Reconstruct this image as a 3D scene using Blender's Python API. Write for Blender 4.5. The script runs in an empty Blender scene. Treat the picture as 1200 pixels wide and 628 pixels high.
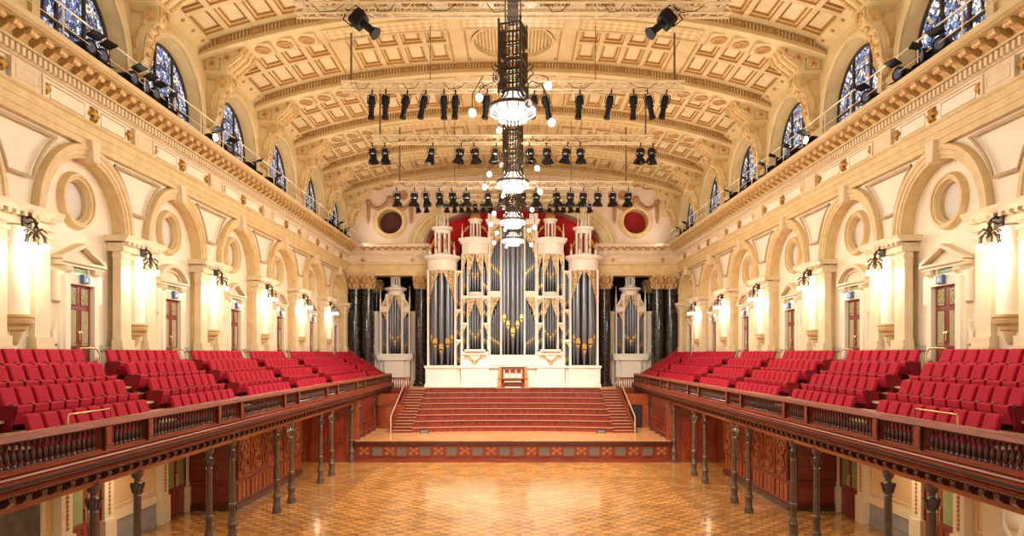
import bpy, math, random
from math import pi, sin, cos, radians, sqrt
random.seed(7)
SC = bpy.context.scene
COL = SC.collection
TOWORDS = ['first','second','third','fourth','fifth','sixth','seventh','eighth','ninth','tenth','eleventh','twelfth','thirteenth','fourteenth','fifteenth','sixteenth','seventeenth','eighteenth','nineteenth','twentieth']
SIDE = {-1: 'left', 1: 'right'}

# ------------------------------------------------------------------ mesh builder
class MB:
    def __init__(self):
        self.v = []; self.f = []; self.m = []; self.mi = 0
    def mat(self, i):
        self.mi = i; return self
    def add(self, vs, fs):
        o = len(self.v); self.v += [tuple(p) for p in vs]
        for q in fs:
            self.f.append(tuple(i + o for i in q)); self.m.append(self.mi)
        return self
    def quad(self, a, b, c, d): return self.add([a, b, c, d], [(0, 1, 2, 3)])
    def poly(self, pts): return self.add(pts, [tuple(range(len(pts)))])
    def box(self, x0, x1, y0, y1, z0, z1):
        e = (len(self.f) // 6 % 13)*.0005; x0 -= e; x1 += e; y0 -= e; y1 += e; z0 -= e; z1 += e   # no two boxes share a plane
        return self.add([(x0,y0,z0),(x1,y0,z0),(x1,y1,z0),(x0,y1,z0),(x0,y0,z1),(x1,y0,z1),(x1,y1,z1),(x0,y1,z1)],
            [(0,3,2,1),(4,5,6,7),(0,1,5,4),(1,2,6,5),(2,3,7,6),(3,0,4,7)])
    def bbox(self, x0, x1, y0, y1, z0, z1, b):     # box with chamfered edges on all sides (three stacked rings)
        b = min(b, (x1-x0)/2.01, (y1-y0)/2.01, (z1-z0)/2.01)
        def ring(i, z):
            a0, a1, c0, c1 = x0+i, x1-i, y0+i, y1-i
            k = b
            return [(a0+k,c0,z),(a1-k,c0,z),(a1,c0+k,z),(a1,c1-k,z),(a1-k,c1,z),(a0+k,c1,z),(a0,c1-k,z),(a0,c0+k,z)]
        rs = [ring(b*.8, z0), ring(0, z0+b), ring(0, z1-b), ring(b*.8, z1)]
        vs = sum(rs, []); fs = []
        for k in range(3):
            for j in range(8):
                j2 = (j+1) % 8
                fs.append((k*8+j, k*8+j2, k*8+8+j2, k*8+8+j))
        fs.append(tuple(range(7, -1, -1))); fs.append(tuple(range(24, 32)))
        return self.add(vs, fs)
    def prism(self, pts, axis, a, b):              # pts 2-D polygon in the other two axes (cyclic order kept x,y,z)
        def P(p, t):
            return (t,p[0],p[1]) if axis == 'x' else ((p[0],t,p[1]) if axis == 'y' else (p[0],p[1],t))
        n = len(pts)
        vs = [P(p, a) for p in pts] + [P(p, b) for p in pts]
        fs = [tuple(range(n)), tuple(range(2*n-1, n-1, -1))] + [(i, (i+1)%n, n+(i+1)%n, n+i) for i in range(n)]
        return self.add(vs, fs)
    def lathe(self, prof, c=(0,0,0), axis='z', n=16, a0=0, a1=2*pi, cap=True):
        full = abs(a1-a0-2*pi) < 1e-6
        m = n if full else n+1
        vs = []
        for (r, t) in prof:
            for k in range(m):
                a = a0 + (a1-a0)*k/n
                p, q = r*cos(a), r*sin(a)
                vs.append((c[0]+p,c[1]+q,c[2]+t) if axis == 'z' else ((c[0]+t,c[1]+p,c[2]+q) if axis == 'x' else (c[0]+p,c[1]+t,c[2]+q)))
        fs = []
        for i in range(len(prof)-1):
            for k in range(n):
                k2 = (k+1) % m
                fs.append((i*m+k, i*m+k2, (i+1)*m+k2, (i+1)*m+k))
        if cap and full:
            if prof[0][0] > 1e-5: fs.append(tuple(range(m-1, -1, -1)))
            if prof[-1][0] > 1e-5: fs.append(tuple((len(prof)-1)*m+k for k in range(m)))
        return self.add(vs, fs)
    def sphere(self, c, r, n=10, sq=(1,1,1)):
        k = max(4, n//2); prof = [(r*sin(pi*i/k), -r*cos(pi*i/k)) for i in range(k+1)]
        o = len(self.v); self.lathe(prof, (0,0,0), 'z', n, cap=False)
        for i in range(o, len(self.v)):
            p = self.v[i]; self.v[i] = (c[0]+p[0]*sq[0], c[1]+p[1]*sq[1], c[2]+p[2]*sq[2])
        return self
    def tube(self, pts, r, n=6, closed=False):
        from mathutils import Vector
        P = [Vector(p) for p in pts]; L = len(P); rr = r if isinstance(r, (list, tuple)) else [r]*L
        vs = []; up = None
        for i in range(L):
            if closed: d = P[(i+1)%L] - P[i-1]
            else: d = P[min(i+1,L-1)] - P[max(i-1,0)]
            d.normalize()
            if up is None: up = Vector((0,0,1)) if abs(d.z) < .9 else Vector((1,0,0))
            s = d.cross(up)
            if s.length < 1e-4: s = d.cross(Vector((0,1,0)))
            s.normalize(); u = s.cross(d); up = u
            for k in range(n):
                a = 2*pi*k/n; q = P[i] + rr[i]*(cos(a)*s + sin(a)*u); vs.append(q[:])
        fs = []
        for i in range(L if closed else L-1):
            i2 = (i+1) % L
            for k in range(n):
                fs.append((i*n+k, i*n+(k+1)%n, i2*n+(k+1)%n, i2*n+k))
        if not closed:
            fs.append(tuple(range(n-1,-1,-1))); fs.append(tuple((L-1)*n+k for k in range(n)))
        return self.add(vs, fs)
    def arch(self, yc, zc, prof, n=28, a0=0, a1=pi, kz=1.0):   # profile (r, x) swept round (yc, zc) in the y-z plane
        m = len(prof); vs = []; fs = []
        full = abs(a1-a0-2*pi) < 1e-6
        for k in range(n if full else n+1):
            a = a0 + (a1-a0)*k/n
            for (r, x) in prof: vs.append((x, yc + r*cos(a), zc + kz*r*sin(a)))
        K = n if full else n+1
        for k in range(n):
            k2 = (k+1) % K
            for i in range(m-1): fs.append((k*m+i, k2*m+i, k2*m+i+1, k*m+i+1))
        return self.add(vs, fs)
    def run(self, prof, y0, y1):                    # open/closed profile (x,z) swept along y, capped
        return self.prism(prof, 'y', y0, y1)
    def star(self, c, r0, r1, k, th, axis='x'):      # a carved flower: k petals, raised middle
        n = 4*k; vs = []; fs = []
        for i in range(n):
            a = 2*pi*i/n; r = r1 if i % 4 in (0,) else (r1*.92 if i % 4 in (1,3) else r0)
            vs.append((r*cos(a), r*sin(a), 0))
        for i in range(n):
            a = 2*pi*i/n; r = (r1 if i % 4 == 0 else (r1*.92 if i % 4 in (1,3) else r0))*.72
            vs.append((r*cos(a), r*sin(a), th))
        vs.append((0,0,th*1.1))
        for i in range(n):
            j = (i+1) % n
            fs += [(i,j,n+j,n+i), (n+i,n+j,2*n)]
        out = []
        for (p,q,t) in vs:
            out.append((c[0]+t,c[1]+p,c[2]+q) if axis == 'x' else ((c[0]+p,c[1]+t,c[2]+q) if axis == 'y' else (c[0]+p,c[1]+q,c[2]+t)))
        return self.add(out, fs)
    def move(self, dx, dy, dz, o=0):
        for i in range(o, len(self.v)):
            p = self.v[i]; self.v[i] = (p[0]+dx, p[1]+dy, p[2]+dz)
        return self
    def mesh(self, name, mats, sx=1, smooth=None):
        me = bpy.data.meshes.new(name)
        vs = self.v if sx == 1 else [(-p[0],p[1],p[2]) for p in self.v]
        fs = self.f if sx == 1 else [tuple(reversed(q)) for q in self.f]
        me.from_pydata(vs, [], fs)
        if not isinstance(mats, (list, tuple)): mats = [mats]
        for m in mats: me.materials.append(m)
        me.polygons.foreach_set('material_index', [min(i, len(mats)-1) for i in self.m])
        if smooth is not None:
            me.polygons.foreach_set('use_smooth', [True]*len(self.f))
            me.set_sharp_from_angle(angle=radians(smooth))
        me.update()
        return me
    def build(self, name, mats, parent=None, sx=1, smooth=None, loc=None):
        return link(name, self.mesh(name, mats, sx, smooth), parent, loc)

def link(name, me, parent=None, loc=None):
    o = bpy.data.objects.new(name, me); COL.objects.link(o)
    if parent is not None: o.parent = parent
    if loc is not None: o.location = loc
    return o
def tag(o, label=None, cat=None, group=None, kind=None):
    if label: o['label'] = label
    if cat: o['category'] = cat
    if group: o['group'] = group
    if kind: o['kind'] = kind
    return o
def thing(name, label, cat, loc=(0,0,0), rz=0, group=None):
    o = bpy.data.objects.new(name, None); COL.objects.link(o); o.empty_display_size = .2
    o.location = loc; o.rotation_euler = (0,0,rz)
    return tag(o, label, cat, group)
def structure(name, label, cat, loc=(0,0,0)):
    o = thing(name, label, cat, loc); o['kind'] = 'structure'; return o
def copy_tree(o, parent=None, first=True):
    c = o.copy(); COL.objects.link(c)
    if parent is not None:
        c.parent = parent
    for ch in KIDS.get(o.name, []): copy_tree(ch, c, False)
    return c
KIDS = {}
def freeze(o):                                       # remember the children of a prototype before it is copied
    KIDS[o.name] = list(o.children)
    for c in o.children: freeze(c)
    return o

# ------------------------------------------------------------------ materials
def newmat(name):
    m = bpy.data.materials.new(name); m.use_nodes = True
    nt = m.node_tree; b = nt.nodes['Principled BSDF']
    return m, nt, b
def N(nt, t, **kw):
    n = nt.nodes.new(t)
    for k, v in kw.items():
        if k in n.inputs.keys() if isinstance(k, str) else False: n.inputs[k].default_value = v
        else: setattr(n, k, v)
    return n
def coords(nt, scale=(1,1,1), rot=(0,0,0)):
    t = nt.nodes.new('ShaderNodeTexCoord'); mp = nt.nodes.new('ShaderNodeMapping')
    mp.inputs['Scale'].default_value = scale; mp.inputs['Rotation'].default_value = rot
    nt.links.new(t.outputs['Object'], mp.inputs['Vector']); return mp
def ramp(nt, stops, interp='LINEAR'):
    r = nt.nodes.new('ShaderNodeValToRGB'); e = r.color_ramp.elements; r.color_ramp.interpolation = interp
    e[0].position, e[0].color = stops[0][0], (*stops[0][1], 1)
    e[1].position, e[1].color = stops[-1][0], (*stops[-1][1], 1)
    for p, c in stops[1:-1]:
        k = e.new(p); k.color = (*c, 1)
    return r
def M(name, a, b=None, rough=.6, scale=3, metal=0, detail=4, spec=.5, bump=0, stretch=(1,1,1), bscale=None, coat=0):
    m, nt, bs = newmat(name)
    b = b or tuple(x*.8 for x in a)
    mp = coords(nt, stretch)
    nz = N(nt, 'ShaderNodeTexNoise'); nz.inputs['Scale'].default_value = scale; nz.inputs['Detail'].default_value = detail
    nt.links.new(mp.outputs[0], nz.inputs['Vector'])
    r = ramp(nt, [(.32, b), (.68, a)]); nt.links.new(nz.outputs['Fac'], r.inputs[0])
    nt.links.new(r.outputs[0], bs.inputs['Base Color'])
    bs.inputs['Roughness'].default_value = rough; bs.inputs['Metallic'].default_value = metal
    bs.inputs['Specular IOR Level'].default_value = spec
    if coat: bs.inputs['Coat Weight'].default_value = coat; bs.inputs['Coat Roughness'].default_value = .15
    if bump:
        bn = N(nt, 'ShaderNodeBump'); bn.inputs['Strength'].default_value = bump; bn.inputs['Distance'].default_value = .02
        n2 = N(nt, 'ShaderNodeTexNoise'); n2.inputs['Scale'].default_value = bscale or scale*4
        nt.links.new(mp.outputs[0], n2.inputs['Vector'])
        nt.links.new(n2.outputs['Fac'], bn.inputs['Height']); nt.links.new(bn.outputs[0], bs.inputs['Normal'])
    return m
def glow(name, col, strength, base=.3):
    m, nt, bs = newmat(name)
    bs.inputs['Base Color'].default_value = (base,base,base*.95,1)
    bs.inputs['Emission Color'].default_value = (*col, 1); bs.inputs['Emission Strength'].default_value = strength
    return m

PLASTER = M('cream_plaster', (.90,.80,.63), (.86,.75,.57), .55, 1.2, bump=.05)
STONE = M('yellow_stone', (.74,.56,.29), (.64,.45,.19), .5, 2.5)
PILM = M('pale_stone', (.80,.66,.44), (.75,.59,.36), .5, 2.0)
MOULD = M('moulding_cream', (.78,.64,.43), (.71,.56,.35), .5, 4)
PINK = M('pink_plaster', (.76,.58,.43), (.70,.52,.37), .6, 1.0)
LILAC = M('oculus_panel', (.74,.68,.63), (.70,.64,.58), .7, 3)
CEIL = M('ceiling_cream', (.71,.545,.285), (.62,.465,.22), .6, 1.5)
CEILP = M('ceiling_panel', (.78,.63,.36), (.71,.56,.30), .6, 2)
CEILG = M('ceiling_gilding', (.50,.27,.07), (.40,.20,.05), .45, 9)
GOLD = M('gilded_ornament', (.66,.36,.06), (.36,.16,.03), .38, 14, metal=.35, bump=.5)
GOLDR = M('gilded_red_ground', (.40,.07,.03), (.32,.05,.02), .5, 6)
BRASS = M('brass', (.75,.50,.20), (.6,.38,.13), .3, 6, metal=.9)
BRONZE = M('dark_bronze', (.09,.055,.03), (.05,.03,.018), .4, 12, metal=.6)
WOOD = M('red_mahogany', (.24,.036,.013), (.14,.019,.007), .32, 2.2, stretch=(.6,.6,7), coat=.25)
WOODR = M('red_tier_wood', (.30,.036,.014), (.13,.013,.006), .35, 2.4, stretch=(3,.3,.3), coat=.1)  # upright light and dark streaks paint reflections into the riser colour
WOODH = M('mahogany_rail', (.31,.055,.016), (.18,.026,.008), .42, 2.2, stretch=(7,.5,7), coat=.08)
WOODP = M('cedar_panel', (.34,.072,.020), (.22,.038,.011), .35, 3, stretch=(1,1,3), coat=.2)
WOODO = M('honey_carving', (.62,.25,.05), (.48,.16,.03), .4, 6)
WOODD = M('dark_turned_wood', (.075,.018,.009), (.04,.010,.005), .3, 5, coat=.25)
DOORW = M('door_mahogany', (.30,.050,.018), (.20,.030,.011), .3, 3, stretch=(1,1,.4), coat=.3)
NOSE = M('tread_nosing', (.50,.22,.12), (.42,.17,.09), .35, 5)
STAGEW = M('stage_boards', (.66,.33,.13), (.52,.23,.075), .22, 2.5, stretch=(.35,9,1), coat=.3)
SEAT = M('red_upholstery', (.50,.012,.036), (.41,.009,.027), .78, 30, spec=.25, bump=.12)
ARMC = M('armrest_cap', (.26,.085,.03), (.2,.06,.02), .4, 10)
STEPN = M('pale_step_nosing', (.78,.60,.36), (.7,.52,.3), .4, 6)
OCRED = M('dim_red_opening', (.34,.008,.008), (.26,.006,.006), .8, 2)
GOLDL = M('pale_gilding', (.74,.50,.20), (.48,.27,.08), .4, 10, metal=.2, bump=.4)
LINE = M('brown_grey_moulding', (.56,.43,.27), (.48,.36,.21), .5, 5)  # brown-grey outline colour, darker than the surfaces around it
DULLG = M('dull_gilt_carving', (.36,.115,.028), (.24,.065,.016), .5, 8)
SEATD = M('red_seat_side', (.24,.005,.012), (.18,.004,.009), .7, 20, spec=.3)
CARPET = M('dark_red_carpet', (.24,.018,.014), (.18,.012,.010), .9, 30)
IRON = M('grey_iron', (.17,.125,.095), (.11,.080,.060), .42, 8, metal=.45)
BLACK = M('black_lamp_body', (.010,.007,.007), (.006,.004,.004), .6, 8, spec=.2)
DARK = M('painted_shade', (.030,.016,.010), (.018,.010,.007), .8, 2)  # near-black colour standing in for shade in gaps, recesses and openings
OWHITE = M('organ_white_paint', (.88,.82,.71), (.84,.77,.65), .42, 1.6)
OGOLD = M('organ_gilding', (.72,.44,.09), (.50,.27,.05), .33, 12, metal=.5)
PIPE = M('pipe_metal', (.24,.245,.275), (.17,.175,.20), .34, 3, metal=.65, stretch=(1,1,.15))
DRAPE = M('red_backdrop', (.78,.012,.012), (.66,.008,.009), .8, 2, stretch=(4,1,.3))
RAILW = M('white_rail_paint', (.80,.70,.52), (.74,.63,.46), .4, 6)
TRUSSM = M('cream_truss_paint', (.74,.60,.38), (.64,.50,.30), .45, 8)
DADO = M('grey_dado', (.36,.34,.33), (.30,.29,.28), .5, 2)
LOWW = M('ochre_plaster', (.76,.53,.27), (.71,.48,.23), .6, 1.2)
LOWC = M('cream_dado_stone', (.80,.68,.46), (.75,.62,.41), .5, 2)
DGLASS = M('green_door_glass', (.30,.38,.16), (.25,.33,.14), .12, 2)
DGLASSC = M('cream_door_glass', (.50,.44,.26), (.40,.34,.18), .15, 14)
EXITB = M('exit_blue', (.05,.14,.30), (.04,.11,.25), .4, 3)
WHITEP = M('white_symbol', (.85,.88,.9), (.8,.83,.85), .5, 3)
IVORY = M('ivory_keys', (.85,.78,.62), (.8,.72,.56), .4, 10)
GRILLE = M('grey_vent_mesh', (.15,.115,.085), (.09,.07,.05), .6, 60)
PANE = M('painting_dark', (.11,.085,.055), (.05,.04,.03), .5, 3)
BULB = glow('white_globe_glow', (1,.92,.80), 5)
BULBS = glow('small_globe_glow', (1,.90,.74), 7)
CRYST = glow('lit_crystal', (1,.95,.86), .85, .12)
FLOODG = glow('floodlight_lens', (1,.93,.82), 40)
CLEARG, _nt, _b = newmat('clear_globe')
_b.inputs['Base Color'].default_value = (.9,.82,.7,1); _b.inputs['Roughness'].default_value = .05
_b.inputs['Transmission Weight'].default_value = .85; _b.inputs['IOR'].default_value = 1.1

def parquet(name, tint):
    m, nt, bs = newmat(name)
    mp = coords(nt)
    ck = N(nt, 'ShaderNodeTexChecker'); ck.inputs['Scale'].default_value = 3.3
    ck.inputs['Color1'].default_value = (.52*tint,.235*tint,.060*tint,1); ck.inputs['Color2'].default_value = (.72*tint,.38*tint,.12*tint,1)
    nt.links.new(mp.outputs[0], ck.inputs['Vector'])
    vo = N(nt, 'ShaderNodeTexNoise'); vo.inputs['Scale'].default_value = 1.1; vo.inputs['Detail'].default_value = 6
    nt.links.new(mp.outputs[0], vo.inputs['Vector'])
    r = ramp(nt, [(.3,(.62,.58,.52)),(.7,(1.2,1.16,1.1))]); nt.links.new(vo.outputs['Fac'], r.inputs[0])
    wv = N(nt, 'ShaderNodeTexBrick'); wv.inputs['Scale'].default_value = 1; wv.inputs['Brick Width'].default_value = .38; wv.inputs['Row Height'].default_value = .077
    wv.inputs['Color1'].default_value = (1,1,1,1); wv.inputs['Color2'].default_value = (.80,.76,.70,1); wv.inputs['Mortar'].default_value = (.55,.48,.4,1); wv.inputs['Mortar Size'].default_value = .004
    nt.links.new(mp.outputs[0], wv.inputs['Vector'])
    mx = N(nt, 'ShaderNodeMixRGB', blend_type='MULTIPLY'); mx.inputs[0].default_value = 1
    nt.links.new(ck.outputs[0], mx.inputs[1]); nt.links.new(r.outputs[0], mx.inputs[2])
    m2 = N(nt, 'ShaderNodeMixRGB', blend_type='MULTIPLY'); m2.inputs[0].default_value = 1
    nt.links.new(mx.outputs[0], m2.inputs[1]); nt.links.new(wv.outputs[0], m2.inputs[2])
    nt.links.new(m2.outputs[0], bs.inputs['Base Color'])
    bs.inputs['Roughness'].default_value = .25; bs.inputs['Coat Weight'].default_value = .75; bs.inputs['Coat Roughness'].default_value = .12
    return m
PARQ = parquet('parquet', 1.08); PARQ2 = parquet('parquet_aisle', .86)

def marble():
    m, nt, bs = newmat('black_marble')
    mp = coords(nt)
    nz = N(nt, 'ShaderNodeTexNoise'); nz.inputs['Scale'].default_value = 1.6; nz.inputs['Detail'].default_value = 5; nz.inputs['Distortion'].default_value = 1.2
    nt.links.new(mp.outputs[0], nz.inputs['Vector'])
    r = ramp(nt, [(.478,(.016,.012,.010)),(.492,(.20,.16,.11)),(.502,(.016,.012,.010)),(.62,(.03,.019,.013)),(.628,(.14,.11,.08)),(.636,(.02,.014,.011))])
    nt.links.new(nz.outputs['Fac'], r.inputs[0]); nt.links.new(r.outputs[0], bs.inputs['Base Color'])
    bs.inputs['Roughness'].default_value = .18
    return m
MARBLE = marble()

def stained():
    m, nt, bs = newmat('stained_glass')
    mp = coords(nt)
    vo = N(nt, 'ShaderNodeTexVoronoi'); vo.inputs['Scale'].default_value = 8; nt.links.new(mp.outputs[0], vo.inputs['Vector'])
    r = ramp(nt, [(0,(.03,.06,.20)),(.16,(.14,.24,.52)),(.34,(.50,.60,.80)),(.55,(.86,.86,.82)),(.72,(.22,.34,.64)),(.85,(.50,.32,.14)),(.92,(.10,.16,.36))], 'CONSTANT')
    sp = N(nt, 'ShaderNodeSeparateColor'); nt.links.new(vo.outputs['Color'], sp.inputs[0]); nt.links.new(sp.outputs[0], r.inputs[0])
    ve = N(nt, 'ShaderNodeTexVoronoi', feature='DISTANCE_TO_EDGE'); ve.inputs['Scale'].default_value = 8; nt.links.new(mp.outputs[0], ve.inputs['Vector'])
    l = ramp(nt, [(.04,(0,0,0)),(.09,(1,1,1))]); nt.links.new(ve.outputs['Distance'], l.inputs[0])
    mx = N(nt, 'ShaderNodeMixRGB', blend_type='MULTIPLY'); mx.inputs[0].default_value = 1
    nt.links.new(r.outputs[0], mx.inputs[1]); nt.links.new(l.outputs[0], mx.inputs[2])
    nt.links.new(mx.outputs[0], bs.inputs['Base Color']); nt.links.new(mx.outputs[0], bs.inputs['Emission Color'])
    bs.inputs['Emission Strength'].default_value = .5; bs.inputs['Roughness'].default_value = .2
    return m
STAINED = stained()

def striped(name, a, b, freq, axis='X', rough=.5):
    m, nt, bs = newmat(name)
    mp = coords(nt)
    w = N(nt, 'ShaderNodeTexWave', wave_type='BANDS', bands_direction=axis); w.inputs['Scale'].default_value = freq
    nt.links.new(mp.outputs[0], w.inputs['Vector'])
    r = ramp(nt, [(.35, b), (.55, a)]); nt.links.new(w.outputs['Fac'], r.inputs[0])
    nt.links.new(r.outputs[0], bs.inputs['Base Color']); bs.inputs['Roughness'].default_value = rough
    bn = N(nt, 'ShaderNodeBump'); bn.inputs['Strength'].default_value = .6; bn.inputs['Distance'].default_value = .04
    nt.links.new(w.outputs['Fac'], bn.inputs['Height']); nt.links.new(bn.outputs[0], bs.inputs['Normal'])
    return m
PEARL = striped('pearl_band', (.70,.48,.21), (.32,.15,.04), 2.2)

def lattice(name, a, b, sc):
    m, nt, bs = newmat(name)
    mp = coords(nt, rot=(0,0,pi/4))
    c = N(nt, 'ShaderNodeTexChecker'); c.inputs['Scale'].default_value = sc
    c.inputs['Color1'].default_value = (*a,1); c.inputs['Color2'].default_value = (*b,1)
    nt.links.new(mp.outputs[0], c.inputs['Vector']); nt.links.new(c.outputs[0], bs.inputs['Base Color'])
    bs.inputs['Roughness'].default_value = .5
    return m
LATT = lattice('diamond_lattice', (.76,.58,.32), (.60,.40,.17), 4.2)

def carved(name, a, b, sc):          # pierced gilded scroll carving over white
    m, nt, bs = newmat(name)
    mp = coords(nt)
    v = N(nt, 'ShaderNodeTexNoise'); v.inputs['Scale'].default_value = sc; v.inputs['Distortion'].default_value = 2.5; v.inputs['Detail'].default_value = 2
    nt.links.new(mp.outputs[0], v.inputs['Vector'])
    r = ramp(nt, [(.44, b), (.5, a)]); nt.links.new(v.outputs['Fac'], r.inputs[0])
    nt.links.new(r.outputs[0], bs.inputs['Base Color']); bs.inputs['Roughness'].default_value = .4
    bn = N(nt, 'ShaderNodeBump'); bn.inputs['Strength'].default_value = .8; bn.inputs['Distance'].default_value = .05
    nt.links.new(v.outputs['Fac'], bn.inputs['Height']); nt.links.new(bn.outputs[0], bs.inputs['Normal'])
    return m
LACE = carved('gilded_lace', (.78,.62,.34), (.36,.17,.03), 5)
CARVW = carved('carved_cedar', (.27,.062,.016), (.16,.024,.008), 3)
TREAD = M('dark_tread', (.20,.030,.014), (.13,.018,.009), .85, 4, spec=.1)
CAPG = carved('gilded_leafage', (.72,.47,.20), (.34,.17,.05), 7)
CARVG = carved('gilded_scrolls', (.74,.56,.29), (.52,.32,.11), 5)
# ------------------------------------------------------------------ measured layout of the hall (metres; camera end is y = 0)
CAMZ = 6.03
BAYS = [9.2, 14.9, 20.6, 26.1, 32.0, 38.1, 44.2, 50.2]        # door / window axes along each long wall
PIERS = [6.3, 12.1, 17.7, 23.3, 29.0, 35.05, 41.15, 47.2, 53.3]
XW, XF, XC = 12.8, 12.5, 12.5                                # recessed wall, pier face, clerestory face
YB = 53.6                                                    # end wall
Y0 = 6.3
ZI = 9.75                                                    # springing of the wall arches

# ---- floors
fl = MB().quad((-7.1,2,0),(7.1,2,0),(7.1,39,0),(-7.1,39,0)).build('floor', PARQ)
tag(fl, 'polished parquet floor of the hall between the galleries', 'floor', kind='structure')
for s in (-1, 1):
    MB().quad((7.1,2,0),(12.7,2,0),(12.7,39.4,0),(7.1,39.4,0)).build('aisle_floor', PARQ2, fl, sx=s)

# ---- long walls
def rect_ray(y, z, a, y0, y1, z0, z1):
    c, s_ = cos(a), sin(a); t = 1e9
    if c > 1e-9: t = min(t, (y1-y)/c)
    if c < -1e-9: t = min(t, (y0-y)/c)
    if s_ > 1e-9: t = min(t, (z1-z)/s_)
    if s_ < -1e-9: t = min(t, (z0-z)/s_)
    return (y+t*c, z+t*s_)
def plate_hole(mb, x, y0, y1, z0, z1, yc, zc, r, n=36):
    an = sorted([2*pi*k/n for k in range(n)] + [math.atan2(b-zc, a-yc) % (2*pi) for a in (y0,y1) for b in (z0,z1)])
    for i in range(len(an)):
        a, b = an[i], an[(i+1) % len(an)]
        if abs(a-b) < 1e-6: continue
        p, q = rect_ray(yc,zc,a,y0,y1,z0,z1), rect_ray(yc,zc,b,y0,y1,z0,z1)
        mb.quad((x,yc+r*cos(a),zc+r*sin(a)),(x,*p),(x,*q),(x,yc+r*cos(b),zc+r*sin(b)))
def plate_arch(mb, x, y0, y1, z0, zs, z1, yc, r, n=28):       # wall plane with an arched opening (jambs down to z0)
    mb.quad((x,y0,z0),(x,yc-r,z0),(x,yc-r,z1),(x,y0,z1)); mb.quad((x,yc+r,z0),(x,y1,z0),(x,y1,z1),(x,yc+r,z1))
    for k in range(n):
        a, b = pi*k/n, pi*(k+1)/n
        ya, yb = yc+r*cos(a), yc+r*cos(b)
        mb.quad((x,ya,zs+r*sin(a)),(x,ya,z1),(x,yb,z1),(x,yb,zs+r*sin(b)))

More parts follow.
